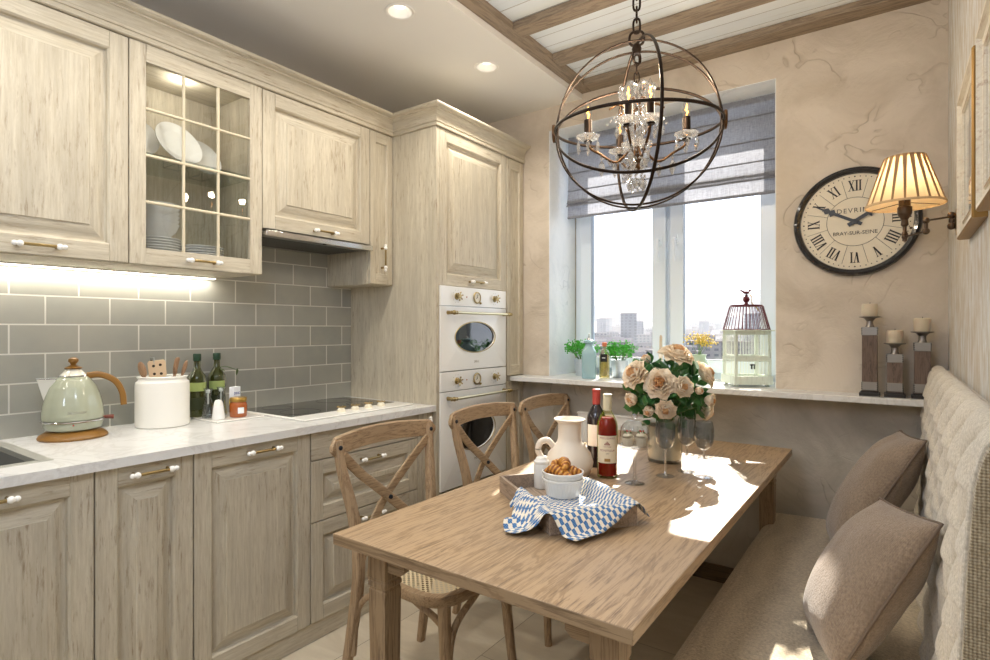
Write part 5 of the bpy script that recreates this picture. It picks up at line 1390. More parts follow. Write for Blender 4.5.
# ---- cake stand, cakes, dome
def cakestand():
    loc = Vector((-.761, 1.925, TZ))
    root = thing('cake_stand', 'small glass pedestal stand carrying two cupcakes under a dome', 'stand', tuple(loc))
    lathe_obj('pedestal', [(0, 0), (.034, 0), (.035, .002), (.020, .006), (.008, .012), (.0055, .030), (.0060, .118), (.010, .126), (0, .128)], M_clear, root)
    lathe_obj('plate', [(0, .1275), (.054, .129), (.060, .133), (.060, .136), (.054, .134), (0, .132)], M_clear, root)
    d = thing('glass_dome', 'clear glass dome with a ball knob covering the two cupcakes', 'dome', tuple(loc+Vector((0,0,.1365))))
    lathe_obj('dome', [(.051, 0), (.051, .045), (.048, .062), (.040, .076), (.026, .086), (.010, .090), (0, .0905)], M_water, d, 48, ang=80)
    lathe_obj('knob', [(0, .0905), (.006, .091), (.005, .095), (.010, .099), (.012, .104), (.009, .110), (0, .113)], M_clear, d, 24)
    a = MB(); a.torus(.051, .0014, (0,0,.0015)); a.build('rim', M_clear, d)
    cup = None; cc = loc+Vector((0,0,.1348))
    ax = Vector((.83, .56, 0)).normalized()
    for s, lb in ((-1, 'cream cupcake with green and red topping, closer to the green bottle'), (1, 'cream cupcake with green and red topping, closer to the wine glasses')):
        r = thing('cupcake', lb, 'cupcake', tuple(cc+ax*s*.0235+Vector((0,0,-.0005)))); r['group'] = 'cupcakes under the dome'
        a = MB(); n = 48; a.grid(n, 2, lambda u, v: ((.016+.005*v+.0007*math.sin(2*PI*u*20))*math.cos(2*PI*u), (.016+.005*v+.0007*math.sin(2*PI*u*20))*math.sin(2*PI*u), .030*v), cu=True); a.add([(.016*math.cos(2*PI*i/16), .016*math.sin(2*PI*i/16), .0005) for i in range(16)], [tuple(range(16))[::-1]])
        a.build('paper_case', plain('paper_case', (226,212,188), .8), r, fixn=False)
        a = MB(); pts = [Vector(((.0150*(1-t)**.8)*math.cos(t*16), (.0150*(1-t)**.8)*math.sin(t*16), .031+.020*t)) for t in [i/50 for i in range(50)]]
        a.sweep(pts, [.0068*(1-.5*i/49) for i in range(50)], n=10); a.build('icing', plain('cream_icing', (244,232,208), .5), r, ang=80)
        a = MB(); rr = random.Random(3)
        for k in range(22): t = rr.uniform(0, 6.28); q = rr.uniform(0, .013); a.ball((q*math.cos(t), q*math.sin(t), .050-.3*q+rr.uniform(-.001, .003)), .0026, 6)
        a.build('green_topping', plain('green_sprinkle', (84,110,44), .6), r)
        for k in range(3): t = k*2.1+.5; a = MB(); a.ball((.007*math.cos(t), .007*math.sin(t), .0525), .0033, 8); a.build('red_berry', plain('berry_red', (200,40,44), .35), r)
cakestand()
# ---- wine glasses
M_bowl = mat_pane('wine_glass_bowl', (228,232,235), .12)
def wineglass():
    root = thing('wine_glass', 'x', 'glass', (0,0,0), group='empty wine glasses beside the vase')
    lathe_obj('stem', [(0, .0005), (.034, .0005), (.034, .0018), (.012, .0045), (.0050, .012), (.0036, .03), (.0034, .088), (.006, .099), (0, .1005)], M_clear, root, 40)
    lathe_obj('bowl', [(0, .100), (.010, .102), (.024, .112), (.033, .130), (.0365, .152), (.0355, .180), (.031, .206), (.0303, .206), (.0348, .180), (.0357, .152), (.0322, .1305), (.0235, .1128), (.0095, .1035), (0, .1018)], M_bowl, root, 48, ang=60)
    return root
g0 = wineglass()
for i, (x, y, lb) in enumerate([(-.705, 2.085, 'empty wine glass beside the cake stand, on the side of the green wine bottle'), (-.66, 2.20, 'empty wine glass standing behind, between two other wine glasses'), (-.585, 2.16, 'empty wine glass farthest from the bottles, near the sunlit table edge')]):
    o = g0 if i == 0 else dup(g0, (x, y, TZ)); o.location = (x, y, TZ); o['label'] = lb

# ---- bouquet
M_leaf = plain('rose_leaf', (52,108,50), .45, sheen=.1); M_stem = plain('green_stem', (92,122,66), .5)
def mat_petal(n, a, b2):
    m, nt, out = new_mat(n); b = N(nt, 'ShaderNodeBsdfPrincipled'); b.inputs['Roughness'].default_value = .6
    c = ramp(nt, noise_t(nt, coords(nt), 30, 3, .5), [(.3, b2), (.65, a)]); nt.links.new(c, b.inputs['Base Color'])
    t = N(nt, 'ShaderNodeBsdfTranslucent'); nt.links.new(c, t.inputs[0]); mx = N(nt, 'ShaderNodeMixShader'); mx.inputs[0].default_value = .25
    nt.links.new(b.outputs[0], mx.inputs[1]); nt.links.new(t.outputs[0], mx.inputs[2]); nt.links.new(mx.outputs[0], out.inputs[0]); return m
M_petal = mat_petal('cream_petal', (255,244,224), (246,226,194)); M_petal_in = mat_petal('peach_petal', (238,192,138), (214,160,104))
VC = Vector((-.79, 2.33, TZ)); HZ = .285
def vase():
    root = thing('vase', 'clear glass cylinder vase holding the cream roses', 'vase', tuple(VC))
    lathe_obj('glass', [(0, .001), (.066, .001), (.069, .004), (.073, .165), (.0705, .165), (.0665, .012), (0, .010)], M_water, root, 48)
    lathe_obj('lining', [(.064, .014), (.0675, .09), (.069, .150)], plain('woven_lining', (226,212,186), .8), root, 40)
vase()
rs = random.Random(21)
def petal(mb, M, w, h, curl, cup):
    old = mb.M; mb.M = old @ M
    def f(u, v):
        x = (2*u-1); r = w*(math.sin(PI*min(.98, .12+v*.80))**.6)
        y = v*h; X = x*r; Z = cup*(x*x)*w+curl*(v**2.4)*h; 
        return (X, Z*-1+.003*math.sin(x*6+v*4)*v, y-.35*abs(curl)*v**3*h)
    mb.grid(7, 7, f); mb.M = old
def rose_mesh(r, openness, seed):
    rr = random.Random(seed); mb = MB()
    lay = [(3, .02, .30, .66), (4, .10, .42, .72), (5, .22, .55, .80), (6, .38, .68, .86), (7, .55, .82, .90), (8, .74, .95, .92)]
    for li, (k, rad, tilt, sz) in enumerate(lay):
        if li >= 3 and openness < .3+.12*(li-3): break
        for j in range(k):
            t = 2*PI*j/k+li*.7+rr.uniform(-.15, .15); mb.m = 1 if li < 2 else 0
            ti = (tilt-.30)*openness*1.25+.06
            M = Matrix.Rotation(t, 4, 'Z') @ Matrix.Translation((0, -rad*r*.42, r*(.02*(5-li)))) @ Matrix.Rotation(ti, 4, 'X')
            petal(mb, M, r*sz*.56*(1+.1*rr.random()), r*(.90-.10*openness)*(1+.05*rr.random()), .42*openness*(li/5)**1.3, -.42)
    return mb
def rose(dirv, dist, r, op, label, seed, i):
    d = Vector(dirv).normalized(); head = VC+Vector((0,0,HZ))+d*dist*1.0
    root = thing('rose', label, 'flower', tuple(head), group='cream roses in the glass vase')
    q = d.to_track_quat('Z', 'Y').to_matrix().to_4x4()
    mb = rose_mesh(r, op, seed); mb.v = [tuple(q @ Vector(v)) for v in mb.v]
    o = mb.build('bloom', [M_petal, M_petal_in], root, fixn=False, ang=180); s = o.modifiers.new('t', 'SOLIDIFY'); s.thickness = .0008
    a = MB(); b0 = VC+Vector((rs.uniform(-.02,.02), rs.uniform(-.02,.02), .02))-head; a.sweep(bez([b0, Vector((d.x*.03,d.y*.03,.17))+VC-head, d*-.03, d*.004], 5), .0025, n=6); a.build('stem', M_stem, root)
    for k in range(3):
        l = MB(); t = rs.uniform(0, 6.28); perp = d.orthogonal().normalized(); perp = (Matrix.Rotation(t+k*2.1, 3, d) @ perp)
        base = -d*rs.uniform(.015, .05); ln = rs.uniform(.05, .072); up_ = d*.55+perp*.85; up_.normalize(); side = up_.cross(d).normalized()
        def f(u, v): x = (2*v-1); w = .021*math.sin(PI*min(.97, u*.93+.05))**.8*(1+.08*math.sin(u*40)); return base+perp*.01+up_*ln*u+side*x*w+d*(-.012*u*u-.006*abs(x))
        l.grid(9, 5, f); l.build('leaf', M_leaf, root, fixn=False, ang=180)
view = Vector((-VC.x, -VC.y, 0)).normalized(); vr = Vector((.8144, .5803, 0)); 
def dd(u, v): # placed around the vase as a dome: u to the camera's right, v up, toward viewer filled in
    k = 1-min(.96, u*u+v*v*.8); return vr*u+Vector((0,0,1))*v+view*math.sqrt(k)
SPOTS = [(-.12,.34,.060,1.0,'large open cream rose facing out in the middle of the bouquet'), (.28,1.0,.066,1.0,'large open cream rose on top of the bouquet'), (-.72,.52,.058,.9,'large cream rose on the window pot side of the bouquet, above the bottles'),
 (.38,.22,.046,.62,'half open cream rose beside the large middle one, above the glasses'), (.02,-.30,.040,.85,'small open cream rose low at the front, above a wine glass'), (-.78,-.10,.042,.42,'round closed cream rosebud above the wine bottles'),
 (-.58,1.1,.038,.4,'closed cream rosebud standing highest on the bottle side'), (.86,.45,.056,.9,'large cream rose turned towards the birdcage'), (.80,-.08,.040,.5,'half open cream rose low on the birdcage side'),
 (-.42,-.42,.040,.4,'closed cream rosebud hanging low over the glass dome'), (.66,.12,.030,.3,'small peach rosebud tucked between the roses on the birdcage side'), (.92,-.42,.040,.8,'lowest peach rose hanging out beside the last wine glass')]
for i, (u, v, r, op, lb) in enumerate(SPOTS): rose(dd(u*1.0, v*.95), .145+.012*(i % 3), r*1.08, op, lb, 30+i, i)
# back of the bouquet
for i, (x, y, z) in enumerate([(-.6, .8, .6), (.5, .9, .5), (0, 1, .2)]): rose((x, y, z), .12, .05, .8, 'cream rose on the window side of the bouquet, mostly hidden', 60+i, i)
def foliage():
    a = MB()
    for k in range(330):
        t = rs.uniform(0, 2*PI); z = rs.uniform(-.75, .85); d = Vector((math.cos(t)*math.sqrt(1-z*z*.9), math.sin(t)*math.sqrt(1-z*z*.9), z)); b = Vector((0,0,HZ))+d*rs.uniform(.07, .15); b.z = max(b.z, .17)
        u_ = (d+Vector((rs.uniform(-.7,.7), rs.uniform(-.7,.7), rs.uniform(-.5,.4)))).normalized(); s_ = u_.cross(d+Vector((.1,.2,.3))).normalized(); ln = rs.uniform(.045, .07)
        a.grid(7, 3, lambda u, v: b+u_*ln*u+s_*(2*v-1)*.019*math.sin(PI*min(.97, u*.93+.05))+d*(-.012*u*u-.006*abs(2*v-1)))
    o = a.build('bouquet_greenery', M_leaf, fixn=False, ang=180); o.location = VC; tag(o, 'dark green leaves filling the gaps between the cream roses', 'leaves', kind='stuff')
foliage()

# ================================================================ THINGS ON THE WORKTOP
CT = .905
def kettle():
    K = Vector((-2.45, .785, CT))
    root = thing('kettle', 'sage green electric kettle with brown handle and brown base', 'kettle', tuple(K), .0); root.scale = (1.0,1.0,1.09)
    M_sage = plain('sage_enamel', (166,170,148), .16, coat=.6); M_br = plain('caramel_plastic', (138,98,42), .35); M_chr = plain('chrome', (220,220,220), .12, metal=1)
    lathe_obj('power_base', [(0, .0005), (.104, .0005), (.106, .006), (.100, .014), (.086, .022), (.080, .026), (0, .026)], M_br, root, 56)
    # faceted body
    n = 64
    def f(prof):
        def g(u, v):
            k = v*(len(prof)-1); i = min(int(k), len(prof)-2); q = k-i; r = prof[i][0]*(1-q)+prof[i+1][0]*q; z = prof[i][1]*(1-q)+prof[i+1][1]*q
            t = 2*PI*u; fc = 1-.030*(1-abs(math.cos(4*t))); return (r*fc*math.cos(t), r*fc*math.sin(t), z)
        return g
    p = [(.088, .058), (.094, .064), (.095, .08), (.091, .11), (.083, .14), (.071, .17), (.054, .195), (.043, .205)]
    a = MB(); a.grid(n, 40, f(p), cu=True); a.build('body', M_sage, root, ang=60)
    a = MB(); a.lathe([(.070, .0265), (.084, .032), (.090, .045), (.090, .056), (0, .056)], 56); a.build('foot', M_sage, root)
    a = MB(); a.torus(.0945, .0028, (0,0,.0595), n=56); a.build('chrome_band', M_chr, root); 
    a = MB(); a.torus(.043, .0022, (0,0,.2055), n=48); a.build('chrome_band', M_chr, root)
    lathe_obj('lid', [(.042, .206), (.038, .212), (.028, .222), (.020, .229), (0, .230)], plain('pale_lid', (226,222,206), .2, coat=.4), root, 40)
    lathe_obj('lid_knob', [(.0, .229), (.026, .230), (.028, .233), (.016, .238), (.008, .242), (.010, .248), (.016, .254), (.015, .262), (.008, .267), (0, .268)], M_br, root, 32)
    h = Vector((.35, .94, 0)).normalized()         # handle side, away from the spout
    a = MB(); pts = bez([h*.040+Vector((0,0,.205)), h*.080+Vector((0,0,.207)), h*.125+Vector((0,0,.185)), h*.148+Vector((0,0,.145)), h*.154+Vector((0,0,.100))], 9)
    a.sweep(pts, [.0105]*len(pts), n=12, up=(0,0,1), shape='rect', ry=.015); hd = a.build('handle', M_br, root, ang=50)
    a = MB(); a.sweep([p_+Vector((0,0,.0085))+h*.004 for p_ in pts[4:-3]], .002, n=8, up=(0,0,1), ry=.005); a.build('chrome_strip', M_chr, hd, ang=60)
    a = MB(); a.sweep([h*.085+Vector((0,0,.062)), h*.122+Vector((0,0,.060))], [.005,.008], n=10, ry=[.010,.012]); a.build('switch', plain('red_brown_switch', (110,48,26), .35), root)
    s = -h; sd = Vector((-h.y, h.x, 0)); a = MB()
    pr = [(s*.060+Vector((0,0,.198)), .030), (s*.098+Vector((0,0,.196)), .014)]
    vs = [s*.048+sd*.026+Vector((0,0,.198)), s*.106+sd*.006+Vector((0,0,.200)), s*.106-sd*.006+Vector((0,0,.200)), s*.048-sd*.026+Vector((0,0,.198)), s*.074+sd*.020+Vector((0,0,.130)), s*.084+Vector((0,0,.120)), s*.074-sd*.020+Vector((0,0,.130))]
    a.add(vs, [(0,1,5,4), (1,2,5), (2,3,6,5), (0,4,6,3), (4,5,6)]); sp_ = a.build('spout', plain('pale_spout', (228,226,214), .2, coat=.4), root, ang=30, bevel=.002)
    a = MB(); a.sweep([vs[0], vs[1], vs[2], vs[3]], .002, n=6); a.build('spout_rim', M_chr, sp_)
    f_ = Vector((-K.x, -K.y, 0)).normalized(); an = math.atan2(f_.y, f_.x)+.12
    bent_text(root, 'DELONGHI', .010, .094, an, .090, M_chr, 1.1)
    a = MB(); a.ball(f_*.0915+Vector((0,0,.050)), .0028, 8); a.build('indicator_light', plain('red_led', (190,30,24), .3), root)
kettle()
def canister():
    root = thing('utensil_canister', 'large white ceramic canister holding wooden kitchen utensils', 'canister', (-2.455, 1.095, CT)); C = root.location.copy(); root.scale = (1, 1, 1.08)
    lathe_obj('body', [(0, .0005), (.094, .0005), (.098, .004), (.098, .155), (.096, .166), (.088, .172), (.086, .178), (.090, .183), (.092, .187), (.088, .189), (.080, .184), (.080, .170), (.088, .160), (.088, .01), (0, .01)], plain('white_stoneware', (238,236,228), .28, coat=.2), root, 64)
    M_sp = mat_oak('utensil_wood', 'z', (176,142,110), (150,114,84), (104,74,52), .6, scale=3); M_sp2 = plain('pale_spatula', (224,196,160), .6)
    def rot(o, lean, az, loc): o.location = C+Vector(loc); o.rotation_euler = (0, lean, az)
    r = thing('spatula', 'pale wooden slotted spatula with four holes at the front of the canister', 'spatula', tuple(C+Vector((.02,-.01,.02))+Vector((0,0,.028)))); 
    f = Vector((-C.x, -C.y, 0)).normalized()
    ang = math.atan2(f.y, f.x)
    a = MB(); a.sweep([(0,0,0), (0,0,.150)], .006, n=8, up=(0,1,0)); a.build('handle', M_sp2, r)
    a = MB(); W, H0, H1 = .028, .150, .222; t = .0025; vs = []
    hole = [(-.012, .168), (.012, .166), (-.012, .200), (.012, .202)]
    outl = [(-.024, H0), (.024, H0), (.031, H0+.01), (.032, H1-.008), (.026, H1), (-.026, H1), (-.032, H1-.008), (-.031, H0+.01)]
    a.prism([(y, z) for y, z in outl], -t, t, 'x'); b = a.build('blade', M_sp2, r, bevel=.0012)
    for y, z in hole:
        q = MB(); q.lathe([(0, t+.0004), (.0055, t+.0004)], 14, (0, y, z), 'x', squash=1); o = q.build('hole', plain('hole_shadow', (58,44,34), .9), b)
    r.rotation_euler = (.10, .02, ang+.1)
    def tool(name, label, cat, off, lean, az, build):
        q = thing(name, label, cat, tuple(C+Vector(off)+Vector((0,0,.028)))); q.rotation_euler = (0, lean, az); build(q); return q
    def wfork(q):
        a = MB(); a.sweep([(0,0,0), (0,0,.16), (0,0,.18)], [.0055,.006,.009], n=10, up=(0,1,0)); a.build('handle', M_sp, q)
        for s in (-1, 0, 1):
            b = MB(); b.sweep(bez([(0, s*.006, .175), (0, s*.018, .195), (.003, s*.020, .235)], 5), [.007]*10+[.004], n=8, up=(1,0,0), ry=[.007]*10+[.004]); b.build('tine', M_sp, q)
    tool('wooden_fork', 'wooden salad fork with three prongs sticking up from the canister', 'fork', (-.01, .03, .015), .12, 1.0, wfork)
    def spoon(q):
        a = MB(); a.sweep([(0,0,0), (0,0,.17)], .0055, n=10, up=(0,1,0)); a.build('handle', M_sp, q)
        b = MB(); b.ball((0,0,.200), .030, 16, sz=1.15, sx=.28, sy=.72); b.build('bowl', M_sp, q)
    tool('wooden_spoon', 'wooden spoon leaning over the canister rim towards the bottles', 'spoon', (-.02, .035, .01), .28, 1.2, spoon)
    tool('wooden_spoon', 'wooden spoon leaning over the canister rim towards the kettle', 'spoon', (0, -.035, .01), .24, -1.35, spoon)
    def whisk(q):
        a = MB(); a.box(-.003, .003, -.012, .012, 0, .245); a.build('blade', M_steel, q, bevel=.001)
        b = MB(); b.box(.0032, .0042, -.006, .006, .205, .235); b.build('slot', plain('dark_slot', (60,60,60), .5), q)
    tool('steel_palette_knife', 'flat grey metal kitchen tool crossing the wooden utensils', 'utensil', (0, -.01, .01), .14, -1.4, whisk)
    def turner(q):
        a = MB(); a.box(-.003, .003, -.005, .005, 0, .15); a.build('handle', M_iron, q)
        b = MB(); 
        b.box(-.002, .002, -.022, .022, .150, .158); b.box(-.002, .002, -.022, .022, .212, .220)
        for y in (-.022, -.0115, -.002, .0075, .017): b.box(-.002, .002, y, y+.005, .158, .212)
        b.build('slotted_blade', M_iron, q)
    tool('slotted_turner', 'dark slotted metal turner behind the pale spatula', 'utensil', (-.025, .0, .01), .05, -.6, turner)
canister()
def serving_plate():
    root = thing('serving_plate', 'flat white square plate under the oil bottles and jam jar', 'plate', (-2.42, 1.35, CT), .0)
    a = MB(); a.box(-.095, .105, -.105, .115, .0005, .007); a.build('plate', M_cer, root, bevel=.003)
serving_plate()
PZ = CT+.0075
def oil(loc, label):
    root = thing('oil_bottle', label, 'bottle', loc, group='tall olive oil bottles'); root.scale = (1.12,1.12,1.08)
    R = .034
    lathe_obj('glass_body', [(0, .004), (R-.002, 0), (R, .005), (R, .150), (.032, .165), (.018, .188), (.0125, .200), (.0118, .232), (.0135, .234)], plain('olive_glass', (78,84,26), .05, coat=.7, trans=.55, ior=1.3), root, 32)
    lathe_obj('cap', [(.0142, .228), (.0148, .230), (.0148, .254), (.013, .257), (0, .257)], plain('dark_green_cap', (30,62,40), .4), root, 24)
    ca = math.atan2(-loc[1], -loc[0]); label_sheet(root, R+.0005, .105, .140, ca-1.0, ca+1.0, plain('lime_label', (170,186,110), .6)); label_sheet(root, R+.0005, .03, .08, ca-1.0, ca+1.0, plain('dark_label', (54,60,30), .6))
oil((-2.535, 1.275, PZ), 'tall green olive oil bottle next to the white canister'); oil((-2.555, 1.375, PZ), 'tall green olive oil bottle behind the carton and jam jar, draped with an olive sprig')
def sprig():
    root = thing('olive_sprig', 'small olive leaf sprig hanging on the shoulder of an oil bottle', 'sprig', (-2.515, 1.405, PZ+.205)); rr = random.Random(2)
    a = MB(); a.sweep(bez([(-.05,-.05,-.01), (-.01,-.01,.01), (.03,.035,-.01)], 5), .0015, n=6); a.build('twig', M_stem, root)
    for k in range(7):
        l = MB(); b = Vector((-.05+.013*k, -.05+.0135*k, .002)); d = Vector((rr.uniform(-1,1), rr.uniform(-.4,1), rr.uniform(-.6,.2))).normalized(); s = d.cross(Vector((0,0,1))).normalized()
        l.grid(6, 3, lambda u, v: b+d*.035*u+s*(2*v-1)*.007*math.sin(PI*min(.98, u*.95+.02))); l.build('leaf', plain('olive_leaf', (74,90,44), .5), root, fixn=False, ang=180)
sprig()
def cruet(loc, label):
    root = thing('cruet', label, 'cruet', loc, group='small clear glass cruets')
    lathe_obj('glass_body', [(0, .002), (.024, .001), (.026, .006), (.020, .055), (.012, .090), (.013, .112), (.019, .128), (.018, .1285), (.011, .112), (.010, .09), (.018, .055), (.023, .008), (0, .006)], M_water, root, 32)
    lathe_obj('stopper', [(0, .06), (.0035, .06), (.0035, .105), (.009, .110), (.009, .122), (0, .124)], M_cer, root, 16)
cruet((-2.45, 1.28, PZ), 'clear glass cruet between the salt shaker and the first oil bottle'); cruet((-2.47, 1.348, PZ), 'clear glass cruet in front of the carton')
def sshaker():
    root = thing('sugar_shaker', 'small white shaker with a tapered metal top at the front of the plate', 'shaker', (-2.375, 1.285, PZ))
    lathe_obj('body', [(0, .0005), (.025, .0005), (.026, .006), (.019, .060), (0, .061)], plain('white_shaker', (240,240,238), .2), root, 32)
    lathe_obj('top', [(.0195, .060), (.017, .072), (.012, .082), (0, .085)], M_cer, root, 32)
sshaker()
def carton():
    root = thing('carton', 'small yellow and white carton leaning behind the jam jar', 'carton', (-2.455, 1.405, PZ), .35)
    a = MB(); a.box(-.012, .012, -.022, .022, 0, .125); a.build('box', plain('carton_white', (236,238,242), .5), root, bevel=.001)
    a = MB(); a.box(.0121, .0125, -.0215, .0215, .002, .070); a.box(-.0115, .0115, -.0225, -.0221, .002, .070); a.build('yellow_band', plain('carton_yellow', (240,206,40), .5), root, smooth=False)
    a = MB(); text_into(a, 'DINO', .016, Matrix.Translation((.0127, 0, .096)) @ Matrix(((0,0,1,0),(1,0,0,0),(0,1,0,0),(0,0,0,1))), .0002); a.build('lettering', plain('carton_blue', (40,70,160), .5), root, smooth=False)
carton()
def jam():
    loc = (-2.375, 1.375, PZ); root = thing('jam_jar', 'amber jam jar with a brass lid and white label', 'jar', loc)
    lathe_obj('glass_body', [(0, .0005), (.033, .0005), (.036, .004), (.037, .05), (.034, .062), (.030, .068), (0, .068)], plain('amber_jam', (164,84,28), .1, coat=.6), root, 40)
    lathe_obj('lid', [(.033, .067), (.035, .069), (.035, .083), (.033, .086), (0, .087)], plain('brass_lid', (178,142,72), .3, metal=.8), root, 40)
    label_sheet(root, .0378, .018, .044, math.atan2(-loc[1], -loc[0])-.05, math.atan2(-loc[1], -loc[0])+.65, plain('white_label', (238,240,240), .6))
jam()

# ================================================================ INSIDE THE GLASS CABINET
M_china = plain('fine_china', (232,232,230), .2, coat=.4)
def plate(r, name='plate'):
    root = thing(name, 'x', 'plate'); n = 48
    a = MB(); a.lathe([(0, .004), (r*.60, .004), (r*.62, .0005), (r*.66, .0005), (r*.70, .005), (r, .016), (r*.995, .019), (r*.68, .009), (r*.6, .007), (0, .007)], n); a.build('dish', M_china, root, ang=50); return root
CZ = ZU+.0185
pp = plate(.088); first = True
rows_ = [((-2.40, 1.045), 9, 'lower stack of white plates on the cabinet floor, on the kettle side'), ((-2.42, 1.235), 8, 'stack of white plates on the cabinet floor, on the hob side')]
ORD = ['bottom plate', 'second plate up', 'third plate up', 'fourth plate up', 'fifth plate up', 'sixth plate up', 'seventh plate up', 'eighth plate up', 'top plate']
for (x, y), k, lb in rows_:
    for i in range(k):
        o = pp if first else copy_tree(pp); first = False
        o.location = (x, y, CZ+.0105*i); o['label'] = ORD[i]+(' of the white stack under the bowls in the glass cabinet' if y < 1.1 else ' of the white stack beside the bowls in the glass cabinet'); o['group'] = 'stacked white plates in the glass cabinet'
bw = thing('china_bowl', 'x', 'bowl'); a = MB(); n = 60
def bf(u, v):
    P_ = [(0, .003), (.03, .0), (.034, .002), (.060, .028), (.072, .055), (.0735, .058), (.070, .056), (.056, .028), (.028, .008), (0, .007)]; r, z = P_[int(round(v*9))]
    return (r*(1+.02*math.sin(16*PI*u)*min(1, z/.03))*math.cos(2*PI*u), r*(1+.02*math.sin(16*PI*u)*min(1, z/.03))*math.sin(2*PI*u), z)
a.grid(96, 10, bf, cu=True); a.build('dish', M_china, bw, ang=60)
for i in range(6):
    o = bw if i == 0 else copy_tree(bw); o.location = (-2.40, 1.055, CZ+.0105*8+.0195+.016*i); o['label'] = ['bottom', 'second', 'third', 'fourth', 'fifth', 'top'][i]+' bowl of the white scalloped bowls stacked in the glass cabinet'; o['group'] = 'stacked white bowls in the glass cabinet'
for (x, y, r, ry, lb) in ((-2.47, .985, .095, 1.15, 'white display plate standing on the shelf near the cabinet side by the kettle'), (-2.42, 1.135, .098, 1.12, 'large white display plate standing on a stand in the middle of the shelf'), (-2.50, 1.275, .085, 1.15, 'white display plate standing behind, on the hob side of the shelf')):
    o = plate(r, 'display_plate'); o.location = (x, y, 1.9655+r*math.sin(ry)+.004); o.rotation_euler = (0, ry, .15 if y > 1.1 else -.1); o['label'] = lb; o['group'] = 'white display plates in the glass cabinet'
    s = thing('plate_stand', 'thin wire stand under the '+lb.split(' standing')[0]+(' nearest the hob' if y > 1.2 else (' in the middle' if y > 1.1 else ' nearest the kettle')), 'stand', (x, y, 1.9635)); a = MB()
    for k in (-1, 1): a.sweep([(-.055, k*.03, .04), (-.05, k*.03, .0025), (.045, k*.03, .0025), (.05, k*.03, .018)], .0018, n=6)
    a.sweep([(-.05, -.03, .0025), (-.05, .03, .0025)], .0018, n=6); a.build('wire', M_iron, s)

# ================================================================ THINGS ON THE SILL
SZ = WZ0
M_tin = plain('galvanised_tin', (196,206,214), .35, metal=.6)
M_herb = plain('fresh_herb', (70,166,48), .5); M_soil = plain('soil', (60,46,36), .95)
def herb(loc, label, seed):
    root = thing('potted_herb', label, 'plant', loc); rr = random.Random(seed)
    a = MB(); a.lathe([(0, .001), (.042, .001), (.044, .006), (.052, .098), (.055, .100), (.054, .104), (.050, .102), (.049, .09), (0, .088)], 40)
    for z in (.03, .075): a.torus(.0445+.008*z/.1, .0015, (0,0,z), n=40, k=6)
    a.build('tin_pot', M_tin, root); lathe_obj('soil', [(0, .090), (.049, .089)], M_soil, root, 20)
    for k in range(34):
        t = rr.uniform(0, 2*PI); e = rr.uniform(.15, 1.35); d = Vector((math.cos(t)*e*.9, math.sin(t)*e*.6, 1)).normalized(); ln = rr.uniform(.075, .13)
        m_ = MB(); b = Vector((math.cos(t)*.02, math.sin(t)*.02, .09)); tip = b+d*ln
        m_.m = 1; m_.sweep([b, b+d*ln*.5+Vector((0,0,.004)), tip], .0011, n=5); m_.m = 0
        for q in range(24):
            c = tip-d*rr.uniform(0,.03)+Vector((rr.gauss(0, .014), rr.gauss(0, .014), rr.gauss(0, .010))); u_ = Vector((rr.uniform(-1,1), rr.uniform(-1,1), rr.uniform(-.3,1))).normalized(); s_ = u_.orthogonal().normalized(); h = .0105
            m_.add([c, c+u_*h*.5+s_*h*.55, c+u_*h*1.2, c+u_*h*.5-s_*h*.55], [(0,1,2,3)])
        m_.build('sprig', [M_herb, M_stem], root, fixn=False, smooth=False)
herb((-1.60, 3.19, SZ), 'bushy green herb in a tin pot against the window reveal', 5); herb((-1.36, 3.20, SZ), 'bushy green herb in a tin pot behind the little oil bottle', 9)
def bluebottle():
    root = thing('soap_bottle', 'pale blue embossed glass bottle with a silver top on the sill', 'bottle', (-1.478, 3.03, SZ), .55); root.scale = (1.15,1.15,1.15)
    M_b = plain('pale_blue_glass', (168,204,212), .18, coat=.4, trans=.25)
    secs = [(0, .043, .034), (.006, .046, .037), (.125, .046, .037), (.142, .042, .033), (.158, .026, .024), (.168, .020, .020), (.176, .019, .019), (.180, .027, .027), (.190, .027, .027), (.196, .018, .018)]
    a = MB(); n = 40
    def f(u, v):
        z, w, d = secs[int(round(v*(len(secs)-1)))]; t = 2*PI*u; c, s = math.cos(t), math.sin(t); e = .38 if z < .15 else .9
        return (math.copysign(abs(c)**e, c)*d, math.copysign(abs(s)**e, s)*w, z+.001)
    a.grid(n, len(secs), f, cu=True); a.add([f(i/n, 0) for i in range(n)], [tuple(range(n))]); a.add([f(i/n, 1) for i in range(n)], [tuple(range(n))]); o = a.build('glass_body', M_b, root, ang=35)
    a = MB(); a.M = Matrix.Translation((0, -.0375, .085)) @ Matrix.Rotation(PI/2, 4, 'X'); a.torus(.022, .0016, n=32, k=6); a.torus(.012, .0012, n=24, k=6); 
    a.M = Matrix.Identity(4); a.build('embossed_ring', M_b, o)
    for k in range(2): a = MB(); a.box(-.02, .02, -.0380, -.0368, .035-.011*k, .039-.011*k); a.build('embossed_line', M_b, o)
    lathe_obj('stopper', [(.012, .196), (.010, .204), (.004, .210), (.004, .226), (0, .228)], M_steel, root, 20)
bluebottle()
for o in bpy.data.objects:
    if o.name.startswith('soap_bottle'): o.rotation_euler = (0,0,.43)
